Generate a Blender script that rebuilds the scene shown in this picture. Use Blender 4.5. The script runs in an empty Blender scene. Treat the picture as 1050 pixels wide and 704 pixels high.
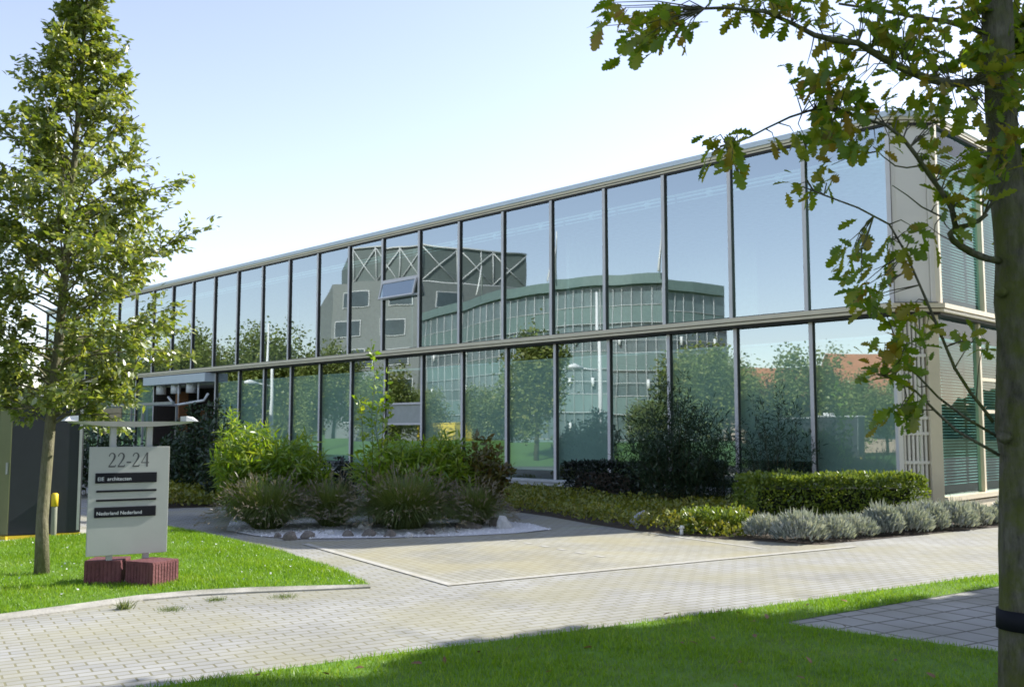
import bpy, bmesh, math, random
import numpy as np
from mathutils import Vector, Matrix
rad = math.radians
random.seed(7)
RNG = np.random.default_rng(11)

# ------------------------------------------------------------------ camera, sky, sun, exposure
sc = bpy.context.scene
COL = sc.collection
FPX, PITCH, EYE = 1003.0, 0.088, 1.6          # focal length in pixels of a 1050 wide picture
cam_d = bpy.data.cameras.new('camera')
cam = bpy.data.objects.new('camera', cam_d)
COL.objects.link(cam)
cam_d.sensor_width = 36.0
cam_d.lens = 36.0 * FPX / 1050.0
cam_d.clip_start = 0.05
cam_d.clip_end = 3000.0
cam.location = (0, 0, EYE)
cam.rotation_euler = (math.pi / 2 + PITCH, 0, 0)
sc.camera = cam

SUN_AZ, SUN_EL = rad(63), rad(34)           # azimuth clockwise from +Y
SUN_VEC = Vector((math.sin(SUN_AZ) * math.cos(SUN_EL), math.cos(SUN_AZ) * math.cos(SUN_EL), math.sin(SUN_EL)))
world = bpy.data.worlds.new('World')
sc.world = world
world.use_nodes = True
wn = world.node_tree
wn.nodes.clear()
sky = wn.nodes.new('ShaderNodeTexSky')
sky.sky_type = 'NISHITA'
sky.sun_disc = False
sky.sun_elevation = SUN_EL
sky.sun_rotation = SUN_AZ
sky.air_density = 1.0
sky.dust_density = 0.45
sky.ozone_density = 1.0
bg = wn.nodes.new('ShaderNodeBackground')
bg.inputs['Strength'].default_value = 0.132
wo = wn.nodes.new('ShaderNodeOutputWorld')
hsv = wn.nodes.new('ShaderNodeHueSaturation')          # sky colour paled and slightly warmed, for a less blue fill
hsv.inputs['Saturation'].default_value = 0.80
mul = wn.nodes.new('ShaderNodeMixRGB'); mul.blend_type = 'MULTIPLY'; mul.inputs[0].default_value = 1.0
mul.inputs[2].default_value = (1.05, 0.97, 1.0, 1)
wn.links.new(sky.outputs[0], hsv.inputs['Color']); wn.links.new(hsv.outputs[0], mul.inputs[1]); wn.links.new(mul.outputs[0], bg.inputs['Color'])
wn.links.new(bg.outputs[0], wo.inputs['Surface'])

sun_d = bpy.data.lights.new('sun', 'SUN')
sun_d.energy = 4.2
sun_d.angle = rad(0.55)
sun_d.color = (1.0, 0.96, 0.89)
sun = bpy.data.objects.new('sun', sun_d)
COL.objects.link(sun)
sun.location = SUN_VEC * 60
sun.rotation_euler = SUN_VEC.to_track_quat('Z', 'Y').to_euler()

sc.view_settings.view_transform = 'Standard'
sc.view_settings.look = 'None'
sc.view_settings.gamma = 1.0
sc.view_settings.use_curve_mapping = False
sc.view_settings.exposure = 1.12
sc.render.engine = 'CYCLES'
sc.cycles.use_denoising = True
sc.cycles.max_bounces = 10
sc.cycles.transparent_max_bounces = 16
sc.cycles.caustics_reflective = False
sc.cycles.caustics_refractive = False
sc.cycles.sample_clamp_indirect = 6.0
sc.cycles.filter_width = 1.7

# ------------------------------------------------------------------ pixel helpers (photo pixels, 1050 x 704)
CP, SP = math.cos(PITCH), math.sin(PITCH)
def ray(px, py):
    X = (px - 525.0) / FPX; Y = (352.0 - py) / FPX
    return Vector((X, CP - Y * SP, SP + Y * CP))
def gnd(px, py, z=0.0):
    d = ray(px, py); t = (z - EYE) / d.z
    return Vector((d.x * t, d.y * t, z))
def at(px, py, depth):
    d = ray(px, py); t = depth / d.y
    return Vector((d.x * t, depth, EYE + d.z * t))

# ------------------------------------------------------------------ mesh helpers
class MB:
    def __init__(s): s.v = []; s.f = []; s.m = []; s.sm = []
    def quad(s, pts, mi=0, smooth=False):
        b = len(s.v); s.v += [tuple(p) for p in pts]; s.f.append(list(range(b, b + len(pts)))); s.m.append(mi); s.sm.append(smooth)
    def hexa(s, c, mi=0):                      # 8 corners: bottom 4 then top 4
        b = len(s.v); s.v += [tuple(p) for p in c]
        for q in ((3,2,1,0),(4,5,6,7),(0,1,5,4),(1,2,6,5),(2,3,7,6),(3,0,4,7)):
            s.f.append([b + i for i in q]); s.m.append(mi); s.sm.append(False)
    def prism(s, poly, z0, z1, mi=0):
        n = len(poly); b = len(s.v)
        s.v += [(p[0], p[1], z0) for p in poly] + [(p[0], p[1], z1) for p in poly]
        s.f.append([b + i for i in range(n - 1, -1, -1)]); s.f.append([b + n + i for i in range(n)])
        s.m += [mi, mi]; s.sm += [False, False]
        for i in range(n):
            j = (i + 1) % n
            s.f.append([b + i, b + j, b + n + j, b + n + i]); s.m.append(mi); s.sm.append(False)
    def tube(s, pts, rads, sides=8, mi=0, cap=True, wob=0.0):
        pts = [Vector(p) for p in pts]; n = len(pts); b = len(s.v)
        if not hasattr(rads, '__len__'): rads = [rads] * n
        up = Vector((0.13, 0.31, 1)).normalized(); prev = None
        for i, p in enumerate(pts):
            t = (pts[min(i + 1, n - 1)] - pts[max(i - 1, 0)])
            if t.length < 1e-9: t = Vector((0, 0, 1))
            t.normalize()
            if prev is None:
                a = t.cross(up)
                if a.length < .05: a = t.cross(Vector((1, 0, 0)))
            else:
                a = prev - t * prev.dot(t)
            a.normalize(); prev = a; c = t.cross(a)
            for k in range(sides):
                g = 2 * math.pi * k / sides
                r = rads[i] * (1 + (random.uniform(-wob, wob) if wob else 0))
                s.v.append(tuple(p + a * math.cos(g) * r + c * math.sin(g) * r))
        for i in range(n - 1):
            for k in range(sides):
                k2 = (k + 1) % sides
                s.f.append([b + i * sides + k, b + i * sides + k2, b + (i + 1) * sides + k2, b + (i + 1) * sides + k]); s.m.append(mi); s.sm.append(True)
        if cap:
            s.f.append([b + k for k in range(sides - 1, -1, -1)]); s.f.append([b + (n - 1) * sides + k for k in range(sides)])
            s.m += [mi, mi]; s.sm += [False, False]
    def build(s, name, mats, parent=None, bevel=0.0):
        me = bpy.data.meshes.new(name)
        me.from_pydata(s.v, [], s.f)
        if not isinstance(mats, (list, tuple)): mats = [mats]
        for m in mats: me.materials.append(m)
        me.polygons.foreach_set('material_index', s.m)
        me.polygons.foreach_set('use_smooth', s.sm)
        me.update()
        o = bpy.data.objects.new(name, me); COL.objects.link(o)
        if parent is not None:
            o.parent = parent
            o.location = -Vector(parent.location) if parent.rotation_euler.z == 0 else (0, 0, 0)
            if parent.parent is not None: o.location = (0, 0, 0)
        if bevel:
            md = o.modifiers.new('bevel', 'BEVEL'); md.width = bevel; md.segments = 2; md.limit_method = 'ANGLE'
        return o
class Frame:
    def __init__(s, o, ux, uy): s.o = Vector((o[0], o[1], 0)); s.x = Vector((ux[0], ux[1], 0)).normalized(); s.y = Vector((uy[0], uy[1], 0)).normalized()
    def p(s, u, d, z): return s.o + s.x * u + s.y * d + Vector((0, 0, z))
    def box(s, mb, u0, u1, d0, d1, z0, z1, mi=0):
        c = [s.p(u0, d0, z0), s.p(u1, d0, z0), s.p(u1, d1, z0), s.p(u0, d1, z0), s.p(u0, d0, z1), s.p(u1, d0, z1), s.p(u1, d1, z1), s.p(u0, d1, z1)]
        if s.x.cross(s.y).z < 0: c = [c[3], c[2], c[1], c[0], c[7], c[6], c[5], c[4]]
        mb.hexa(c, mi)
def empty(name, loc, label=None, cat=None, group=None, rz=0.0):
    o = bpy.data.objects.new(name, None); COL.objects.link(o)
    o.location = loc; o.rotation_euler = (0, 0, rz); o.empty_display_size = .2
    if label: tag(o, label, cat, group)
    return o
def tag(o, label=None, cat=None, group=None, kind=None):
    if label: o['label'] = label
    if cat: o['category'] = cat
    if group: o['group'] = group
    if kind: o['kind'] = kind
    return o
def kids(o): return [c for c in bpy.data.objects if c.parent == o]
def copy_tree(o, parent=None):
    c = o.copy(); COL.objects.link(c)
    if parent is not None: c.parent = parent
    for ch in list(o.children): copy_tree(ch, c)
    return c

def unit(a): return a / np.maximum(np.linalg.norm(a, axis=-1, keepdims=True), 1e-9)
def cloud(name, P, D, N, S, tv, tf, mat, parent=None, world_parent=True):
    """many small faces (leaves, blades) as ONE mesh: positions P, long axis D, normal N, size S, template verts/faces"""
    P = np.asarray(P, float); n = len(P); D = unit(np.asarray(D, float)); N = np.asarray(N, float)
    X = unit(np.cross(D, N)); Z = np.cross(X, D); S = np.asarray(S, float).reshape(-1, 1)
    if S.shape[0] == 1: S = np.repeat(S, n, 0)
    tv = np.asarray(tv, float); k = len(tv)
    V = P[:, None, :] + S[:, :, None] * (tv[None, :, 0:1] * X[:, None, :] + tv[None, :, 1:2] * D[:, None, :] + tv[None, :, 2:3] * Z[:, None, :])
    lens = np.array([len(f) for f in tf]); flat = np.concatenate([np.array(f) for f in tf])
    loops = (flat[None, :] + (np.arange(n) * k)[:, None]).ravel()
    tot = np.tile(lens, n); start = np.concatenate([[0], np.cumsum(tot)[:-1]])
    me = bpy.data.meshes.new(name)
    me.vertices.add(n * k); me.vertices.foreach_set('co', V.astype(np.float32).ravel())
    me.loops.add(len(loops)); me.loops.foreach_set('vertex_index', loops.astype(np.int32))
    me.polygons.add(len(tot)); me.polygons.foreach_set('loop_start', start.astype(np.int32)); me.polygons.foreach_set('loop_total', tot.astype(np.int32))
    me.materials.append(mat); me.update(calc_edges=True); me.validate()
    o = bpy.data.objects.new(name, me); COL.objects.link(o)
    if parent is not None:
        o.parent = parent; o.location = -Vector(parent.location)
    return o
LEAF = ([(0,0,0),(.28,.45,.06),(0,1,-.05),(-.28,.45,.06)], [(0,1,2),(0,2,3)])
LANCE = ([(0,0,0),(.09,.35,.02),(.05,.75,-.05),(0,1,-.14),(-.05,.75,-.05),(-.09,.35,.02)], [(0,1,2,4,5),(2,3,4)])
CLUMP = ([(0,0,0),(.5,.3,.1),(.35,.9,0),(-.3,1,.1),(-.5,.35,-.05)], [(0,1,2,3,4)])
BLADE = ([(-.05,0,0),(.05,0,0),(.035,.55,.08),(0,1,.3),(-.035,.55,.08)], [(0,1,2,4),(2,3,4)])
_half = [(0,.012),(.12,.05),(.2,.17),(.27,.09),(.39,.26),(.47,.12),(.6,.31),(.68,.16),(.8,.24),(.86,.14),(.95,.13),(1.0,.01)]
_ov, _of = [], []
for i, (y, x) in enumerate(_half):
    dz = -.18 * y * y
    yy = y + (.05 if x > .2 else 0)
    _ov += [(0, y, dz), (x, yy, dz + .35 * x * .5), (-x, yy, dz + .35 * x * .5)]
for i in range(len(_half) - 1):
    a, b = 3 * i, 3 * (i + 1)
    _of += [(a, a + 1, b + 1, b), (b, b + 2, a + 2, a)]
OAK = (_ov, _of)

# ------------------------------------------------------------------ materials
def new_mat(name):
    m = bpy.data.materials.new(name); m.use_nodes = True
    nt = m.node_tree; nt.nodes.clear()
    out = nt.nodes.new('ShaderNodeOutputMaterial')
    return m, nt, out
def N(nt, t, **kw):
    n = nt.nodes.new(t)
    for k, v in kw.items():
        if k in n.inputs: n.inputs[k].default_value = v
        else: setattr(n, k, v)
    return n
def c4(c): return (c[0], c[1], c[2], 1)
def pbr(name, col, rough=.6, metal=0.0, var=.12, scale=6.0, bump=0.0, bscale=40.0, spec=.5, dirt=None, dirt_amt=.35):
    m, nt, out = new_mat(name); L = nt.links.new
    b = N(nt, 'ShaderNodeBsdfPrincipled'); b.inputs['Roughness'].default_value = rough; b.inputs['Metallic'].default_value = metal
    b.inputs['Specular IOR Level'].default_value = spec
    tc = N(nt, 'ShaderNodeTexCoord')
    nz = N(nt, 'ShaderNodeTexNoise'); nz.inputs['Scale'].default_value = scale; nz.inputs['Detail'].default_value = 6; nz.inputs['Roughness'].default_value = .65
    L(tc.outputs['Object'], nz.inputs['Vector'])
    cr = N(nt, 'ShaderNodeValToRGB')
    cr.color_ramp.elements[0].position = .3; cr.color_ramp.elements[1].position = .7
    cr.color_ramp.elements[0].color = c4([x * (1 - var) for x in col]); cr.color_ramp.elements[1].color = c4([min(1, x * (1 + var)) for x in col])
    L(nz.outputs[0], cr.inputs[0]); src = cr.outputs[0]
    if dirt is not None:
        n2 = N(nt, 'ShaderNodeTexNoise'); n2.inputs['Scale'].default_value = scale * .35; n2.inputs['Detail'].default_value = 8
        L(tc.outputs['Object'], n2.inputs['Vector'])
        r2 = N(nt, 'ShaderNodeValToRGB'); r2.color_ramp.elements[0].position = .48; r2.color_ramp.elements[1].position = .68
        r2.color_ramp.elements[0].color = (0,0,0,1); r2.color_ramp.elements[1].color = (dirt_amt,)*3 + (1,)
        L(n2.outputs[0], r2.inputs[0])
        mx = N(nt, 'ShaderNodeMixRGB'); L(r2.outputs[0], mx.inputs[0]); L(src, mx.inputs[1]); mx.inputs[2].default_value = c4(dirt); src = mx.outputs[0]
    L(src, b.inputs['Base Color'])
    if bump:
        n3 = N(nt, 'ShaderNodeTexNoise'); n3.inputs['Scale'].default_value = bscale; n3.inputs['Detail'].default_value = 5
        L(tc.outputs['Object'], n3.inputs['Vector'])
        bp = N(nt, 'ShaderNodeBump'); bp.inputs['Strength'].default_value = bump; bp.inputs['Distance'].default_value = .02
        L(n3.outputs[0], bp.inputs['Height']); L(bp.outputs[0], b.inputs['Normal'])
    L(b.outputs[0], out.inputs[0])
    return m
def leafmat(name, cols, trans=.35, rough=.55, clump=1.2, spread=.5, gloss=.06):
    """cols: dark to light; colour per leaf plus slow variation through the crown"""
    m, nt, out = new_mat(name); L = nt.links.new
    g = N(nt, 'ShaderNodeNewGeometry'); tc = N(nt, 'ShaderNodeTexCoord')
    nz = N(nt, 'ShaderNodeTexNoise'); nz.inputs['Scale'].default_value = clump; nz.inputs['Detail'].default_value = 2
    L(tc.outputs['Object'], nz.inputs['Vector'])
    ma = N(nt, 'ShaderNodeMath', operation='MULTIPLY'); ma.inputs[1].default_value = 1 - spread; L(g.outputs['Random Per Island'], ma.inputs[0])
    mb = N(nt, 'ShaderNodeMath', operation='MULTIPLY_ADD'); mb.inputs[1].default_value = spread; L(nz.outputs[0], mb.inputs[0]); L(ma.outputs[0], mb.inputs[2])
    cr = N(nt, 'ShaderNodeValToRGB'); e = cr.color_ramp.elements
    for i, c in enumerate(cols):
        pos = .12 + .76 * i / (len(cols) - 1)
        if i == 0: e[0].position = pos; e[0].color = c4(c)
        elif i == len(cols) - 1: e[-1].position = pos; e[-1].color = c4(c)
        else:
            q = e.new(pos); q.color = c4(c)
    L(mb.outputs[0], cr.inputs[0])
    d = N(nt, 'ShaderNodeBsdfDiffuse'); t = N(nt, 'ShaderNodeBsdfTranslucent'); gl = N(nt, 'ShaderNodeBsdfGlossy'); gl.inputs['Roughness'].default_value = .4
    L(cr.outputs[0], d.inputs[0])
    hs = N(nt, 'ShaderNodeMixRGB', blend_type='MULTIPLY'); hs.inputs[0].default_value = 1; L(cr.outputs[0], hs.inputs[1]); hs.inputs[2].default_value = (1.35, 1.25, .55, 1)
    L(hs.outputs[0], t.inputs[0])
    mx = N(nt, 'ShaderNodeMixShader'); mx.inputs[0].default_value = trans; L(d.outputs[0], mx.inputs[1]); L(t.outputs[0], mx.inputs[2])
    m2 = N(nt, 'ShaderNodeMixShader'); m2.inputs[0].default_value = gloss; L(mx.outputs[0], m2.inputs[1]); L(gl.outputs[0], m2.inputs[2])
    L(m2.outputs[0], out.inputs[0])
    return m
def glassmat(name, tint, refl=.36, gcol=(.85,.95,.96), rim=.9):
    m, nt, out = new_mat(name); L = nt.links.new
    tr = N(nt, 'ShaderNodeBsdfTransparent'); tr.inputs[0].default_value = c4(tint)
    gl = N(nt, 'ShaderNodeBsdfGlossy'); gl.inputs['Roughness'].default_value = 0.012; gl.inputs[0].default_value = c4(gcol)
    lw = N(nt, 'ShaderNodeLayerWeight'); lw.inputs[0].default_value = .5
    pw = N(nt, 'ShaderNodeMath', operation='POWER'); pw.inputs[1].default_value = 4.0; L(lw.outputs['Facing'], pw.inputs[0])
    ma = N(nt, 'ShaderNodeMath', operation='MULTIPLY_ADD'); ma.inputs[1].default_value = rim - refl; ma.inputs[2].default_value = refl; L(pw.outputs[0], ma.inputs[0])
    # faint pane waviness
    tc = N(nt, 'ShaderNodeTexCoord'); nz = N(nt, 'ShaderNodeTexNoise'); nz.inputs['Scale'].default_value = .55; nz.inputs['Detail'].default_value = 1
    L(tc.outputs['Object'], nz.inputs['Vector'])
    bp = N(nt, 'ShaderNodeBump'); bp.inputs['Strength'].default_value = .09; bp.inputs['Distance'].default_value = .02; L(nz.outputs[0], bp.inputs['Height']); L(bp.outputs[0], gl.inputs['Normal'])
    mx = N(nt, 'ShaderNodeMixShader'); L(ma.outputs[0], mx.inputs[0]); L(tr.outputs[0], mx.inputs[1]); L(gl.outputs[0], mx.inputs[2])
    L(mx.outputs[0], out.inputs[0])
    return m
def brickmat(name, c1, c2, mortar, bw, rh, rot, msize=.012, moss=None, bumps=.3, offset=.5, stain=(.12,.11,.09)):
    m, nt, out = new_mat(name); L = nt.links.new
    b = N(nt, 'ShaderNodeBsdfPrincipled'); b.inputs['Roughness'].default_value = .85; b.inputs['Specular IOR Level'].default_value = .25
    tc = N(nt, 'ShaderNodeTexCoord'); mp = N(nt, 'ShaderNodeMapping'); mp.inputs['Rotation'].default_value = (0, 0, -rot)
    L(tc.outputs['Object'], mp.inputs[0])
    dn = N(nt, 'ShaderNodeTexNoise'); dn.inputs['Scale'].default_value = 3; L(mp.outputs[0], dn.inputs['Vector'])
    dm = N(nt, 'ShaderNodeMixRGB'); dm.blend_type = 'LINEAR_LIGHT'; dm.inputs[0].default_value = .008; L(mp.outputs[0], dm.inputs[1]); L(dn.outputs['Color'], dm.inputs[2])
    br = N(nt, 'ShaderNodeTexBrick'); br.offset = offset; br.inputs['Scale'].default_value = 1
    br.inputs['Brick Width'].default_value = bw; br.inputs['Row Height'].default_value = rh; br.inputs['Mortar Size'].default_value = msize; br.inputs['Mortar Smooth'].default_value = .3
    br.inputs['Bias'].default_value = 0.0
    br.inputs['Color1'].default_value = c4(c1); br.inputs['Color2'].default_value = c4(c2); br.inputs['Mortar'].default_value = c4(mortar)
    L(dm.outputs[0], br.inputs['Vector'])
    # wide tone patches, stains, moss in the joints
    n1 = N(nt, 'ShaderNodeTexNoise'); n1.inputs['Scale'].default_value = .45; n1.inputs['Detail'].default_value = 8; n1.inputs['Roughness'].default_value = .62; L(tc.outputs['Object'], n1.inputs['Vector'])
    r1 = N(nt, 'ShaderNodeValToRGB'); r1.color_ramp.elements[0].position = .35; r1.color_ramp.elements[0].color = (.8,.79,.76,1); r1.color_ramp.elements[1].position = .66; r1.color_ramp.elements[1].color = (1.1,1.09,1.06,1); L(n1.outputs[0], r1.inputs[0])
    mu = N(nt, 'ShaderNodeMixRGB', blend_type='MULTIPLY'); mu.inputs[0].default_value = 1; L(br.outputs['Color'], mu.inputs[1]); L(r1.outputs[0], mu.inputs[2])
    n2 = N(nt, 'ShaderNodeTexNoise'); n2.inputs['Scale'].default_value = 2.3; n2.inputs['Detail'].default_value = 9; n2.inputs['Roughness'].default_value = .7; L(tc.outputs['Object'], n2.inputs['Vector'])
    r2 = N(nt, 'ShaderNodeValToRGB'); r2.color_ramp.elements[0].position = .6; r2.color_ramp.elements[0].color = (0,0,0,1); r2.color_ramp.elements[1].position = .8; r2.color_ramp.elements[1].color = (.5,.5,.5,1); L(n2.outputs[0], r2.inputs[0])
    ms = N(nt, 'ShaderNodeMixRGB'); L(r2.outputs[0], ms.inputs[0]); L(mu.outputs[0], ms.inputs[1]); ms.inputs[2].default_value = c4(stain)
    src = ms.outputs[0]
    if moss is not None:
        n3 = N(nt, 'ShaderNodeTexNoise'); n3.inputs['Scale'].default_value = .8; n3.inputs['Detail'].default_value = 7; L(tc.outputs['Object'], n3.inputs['Vector'])
        r3 = N(nt, 'ShaderNodeValToRGB'); r3.color_ramp.elements[0].position = .42; r3.color_ramp.elements[0].color = (0,0,0,1); r3.color_ramp.elements[1].position = .62; r3.color_ramp.elements[1].color = (.45,.45,.45,1); L(n3.outputs[0], r3.inputs[0])
        mm = N(nt, 'ShaderNodeMixRGB'); L(r3.outputs[0], mm.inputs[0]); L(src, mm.inputs[1]); mm.inputs[2].default_value = c4(moss); src = mm.outputs[0]
    L(src, b.inputs['Base Color'])
    n4 = N(nt, 'ShaderNodeTexNoise'); n4.inputs['Scale'].default_value = 60; L(tc.outputs['Object'], n4.inputs['Vector'])
    sb = N(nt, 'ShaderNodeMath', operation='MULTIPLY_ADD'); sb.inputs[1].default_value = -1.0; sb.inputs[2].default_value = 1.0; L(br.outputs['Fac'], sb.inputs[0])
    ad = N(nt, 'ShaderNodeMath', operation='MULTIPLY_ADD'); ad.inputs[1].default_value = .35; L(n4.outputs[0], ad.inputs[0]); L(sb.outputs[0], ad.inputs[2])
    bp = N(nt, 'ShaderNodeBump'); bp.inputs['Strength'].default_value = bumps; bp.inputs['Distance'].default_value = .006; L(ad.outputs[0], bp.inputs['Height']); L(bp.outputs[0], b.inputs['Normal'])
    L(b.outputs[0], out.inputs[0])
    return m

RX, QX = (.849, .528), (-.528, .849)          # road direction and the direction across it
ROT = math.atan2(RX[1], RX[0])
M = {}
M['paver'] = brickmat('road_paver', (.365,.367,.355), (.315,.318,.308), (.20,.19,.125), .21, .105, ROT, .009, moss=(.30,.28,.16))
M['paver_park'] = brickmat('parking_paver', (.365,.36,.315), (.32,.315,.275), (.22,.21,.14), .21, .105, ROT + math.pi/2, .009, moss=(.36,.32,.17))
M['slab'] = brickmat('slab_paver', (.43,.43,.41), (.37,.37,.36), (.12,.12,.10), .3, .3, ROT, .014, moss=(.2,.2,.15), offset=0.0)
M['concrete'] = pbr('concrete_kerb', (.37,.355,.31), .85, var=.2, scale=5, bump=.35, dirt=(.15,.15,.09), dirt_amt=.6)
M['line'] = pbr('pale_kerbstone', (.42,.41,.36), .8, var=.15, scale=9, bump=.2, dirt=(.35,.31,.2))
M['soil'] = pbr('soil', (.06,.045,.03), .95, var=.4, scale=8, bump=.8)
M['lawn'] = pbr('lawn_ground', (.11,.22,.02), .95, var=.3, scale=5, bump=.5, dirt=(.13,.16,.03))
M['far_ground'] = pbr('far_grass', (.08,.17,.03), .95, var=.3, scale=.3)
M['grass'] = leafmat('grass_blades', [(.10,.20,.010),(.15,.29,.014),(.20,.36,.02),(.33,.41,.07)], trans=.45, clump=1.5, spread=.5, gloss=.03)
M['cream'] = pbr('cream_panel', (.86,.815,.73), .45, var=.03, scale=2)
M['beige'] = pbr('beige_metal', (.74,.65,.47), .4, var=.05, scale=3)
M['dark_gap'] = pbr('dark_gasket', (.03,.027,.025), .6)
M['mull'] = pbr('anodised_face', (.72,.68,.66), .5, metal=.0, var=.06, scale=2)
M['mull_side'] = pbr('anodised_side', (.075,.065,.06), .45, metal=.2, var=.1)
M['fascia'] = pbr('roof_fascia_metal', (.62,.68,.72), .4, metal=.1, var=.05, scale=1.5)
M['sill'] = pbr('sill_metal', (.55,.56,.56), .45, var=.08)
M['plinth'] = pbr('dark_plinth', (.05,.05,.05), .8)
M['wall'] = pbr('grey_render_wall', (.35,.36,.37), .8)
M['in_wall'] = pbr('interior_wall', (.45,.46,.45), .8)
M['in_floor'] = pbr('interior_floor', (.12,.13,.13), .6)
M['ceil'] = pbr('interior_ceiling', (.7,.7,.68), .8)
M['blind'] = pbr('blind_fabric', (.74,.78,.70), .8, var=.04, scale=2)
M['slat'] = pbr('blind_slat', (.72,.80,.77), .6)
M['headrail'] = pbr('white_headrail', (.8,.82,.82), .5)
M['glass'] = glassmat('facade_glass', (.70,.87,.83), .35)
M['glass_side'] = glassmat('side_glass', (.52,.80,.77), .03, (.95,1,1), .3)
M['glass_dark'] = glassmat('door_glass', (.35,.5,.5), .2)
M['wood'] = pbr('orange_wood', (.33,.16,.07), .55, var=.2, scale=3)
M['white'] = pbr('white_enamel', (.8,.8,.79), .35, var=.03)
M['steel'] = pbr('grey_steel', (.42,.43,.44), .4, metal=.4, var=.08)
M['sign'] = pbr('sign_board_grey', (.37,.39,.36), .5, var=.05, scale=3, dirt=(.3,.31,.29), dirt_amt=.3)
M['black'] = pbr('black_strip', (.010,.011,.015), .7, spec=.15)
M['ink'] = pbr('dark_ink', (.06,.065,.065), .6)
M['lettering'] = pbr('pale_lettering', (.6,.64,.66), .6)
M['red_block'] = pbr('red_concrete', (.13,.042,.044), .85, var=.25, scale=14, bump=.5, dirt=(.24,.10,.10))
M['kiosk_dark'] = pbr('charcoal_panel', (.018,.022,.03), .55, var=.15, scale=3)
M['kiosk_olive'] = pbr('olive_panel', (.17,.18,.08), .45, var=.08, scale=2)
M['yellow'] = pbr('yellow_paint', (.75,.55,.03), .5, var=.06)
M['post_grey'] = pbr('olive_grey_post', (.24,.25,.19), .7, var=.1)
M['asphalt'] = pbr('asphalt', (.055,.055,.055), .9, var=.25, scale=30, bump=.4)
def barkmat(name, c1, c2, moss, sc_=9.0, mossamt=.6):
    m, nt, out = new_mat(name); L = nt.links.new
    b = N(nt, 'ShaderNodeBsdfPrincipled'); b.inputs['Roughness'].default_value = .9; b.inputs['Specular IOR Level'].default_value = .15
    tc = N(nt, 'ShaderNodeTexCoord'); mp = N(nt, 'ShaderNodeMapping'); mp.inputs['Scale'].default_value = (sc_, sc_, sc_ * .28); L(tc.outputs['Object'], mp.inputs[0])
    nz = N(nt, 'ShaderNodeTexNoise'); nz.inputs['Scale'].default_value = 3; nz.inputs['Detail'].default_value = 9; nz.inputs['Roughness'].default_value = .7; L(mp.outputs[0], nz.inputs['Vector'])
    cr = N(nt, 'ShaderNodeValToRGB'); cr.color_ramp.elements[0].position = .35; cr.color_ramp.elements[1].position = .68; cr.color_ramp.elements[0].color = c4(c1); cr.color_ramp.elements[1].color = c4(c2); L(nz.outputs[0], cr.inputs[0])
    n2 = N(nt, 'ShaderNodeTexNoise'); n2.inputs['Scale'].default_value = 4.5; n2.inputs['Detail'].default_value = 8; n2.inputs['Roughness'].default_value = .7; L(tc.outputs['Object'], n2.inputs['Vector'])
    r2 = N(nt, 'ShaderNodeValToRGB'); r2.color_ramp.elements[0].position = .42; r2.color_ramp.elements[0].color = (0,0,0,1); r2.color_ramp.elements[1].position = .6; r2.color_ramp.elements[1].color = (mossamt,)*3 + (1,); L(n2.outputs[0], r2.inputs[0])
    mx = N(nt, 'ShaderNodeMixRGB'); L(r2.outputs[0], mx.inputs[0]); L(cr.outputs[0], mx.inputs[1]); mx.inputs[2].default_value = c4(moss)
    L(mx.outputs[0], b.inputs['Base Color'])
    bp = N(nt, 'ShaderNodeBump'); bp.inputs['Strength'].default_value = 1.0; bp.inputs['Distance'].default_value = .03; L(nz.outputs[0], bp.inputs['Height']); L(bp.outputs[0], b.inputs['Normal'])
    L(b.outputs[0], out.inputs[0]); return m
M['bark'] = barkmat('mossy_oak_bark', (.065,.06,.045), (.20,.185,.14), (.11,.125,.022), 9, .8)
M['bark_pale'] = barkmat('pale_young_bark', (.13,.12,.075), (.27,.25,.17), (.16,.17,.07), 12, .4)
M['oak_leaf'] = leafmat('oak_leaves', [(.075,.15,.014),(.13,.22,.016),(.19,.27,.022),(.26,.27,.026),(.32,.17,.04)], trans=.6, clump=2.2, spread=.45, gloss=.03)
M['tree_leaf'] = leafmat('street_tree_leaves', [(.10,.165,.02),(.165,.235,.028),(.25,.31,.05),(.40,.42,.14)], trans=.52, clump=1.4, spread=.35, gloss=.13)
M['far_leaf'] = leafmat('far_tree_leaves', [(.11,.155,.04),(.17,.22,.055),(.23,.27,.075),(.30,.28,.09)], trans=.3, clump=.25, spread=.5, gloss=.02)
M['bamboo'] = leafmat('bamboo_leaves', [(.11,.21,.015),(.17,.30,.02),(.25,.37,.03),(.38,.42,.06)], trans=.5, clump=1.0, spread=.45)
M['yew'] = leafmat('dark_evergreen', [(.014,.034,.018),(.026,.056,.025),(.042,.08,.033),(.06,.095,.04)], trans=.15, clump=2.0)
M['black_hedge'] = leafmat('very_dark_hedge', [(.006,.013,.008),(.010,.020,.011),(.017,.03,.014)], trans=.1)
M['box'] = leafmat('clipped_hedge', [(.07,.12,.014),(.13,.20,.024),(.20,.28,.036),(.29,.32,.06)], trans=.3, clump=2.0)
M['cover'] = leafmat('ground_cover', [(.11,.15,.018),(.18,.22,.025),(.27,.28,.035),(.30,.23,.04)], trans=.3, clump=1.2, spread=.55)
M['lav'] = leafmat('lavender_leaves', [(.19,.23,.215),(.29,.335,.32),(.40,.435,.43),(.48,.49,.53)], trans=.2, clump=2.0)
M['fgrass'] = leafmat('fountain_grass', [(.065,.11,.03),(.11,.165,.042),(.165,.215,.06),(.22,.235,.10)], trans=.42, clump=2.0)
M['plume'] = leafmat('grass_plumes', [(.15,.135,.10),(.22,.19,.15),(.30,.26,.21)], trans=.35)
M['stem'] = pbr('green_brown_stem', (.10,.09,.045), .8, var=.3)
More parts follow.
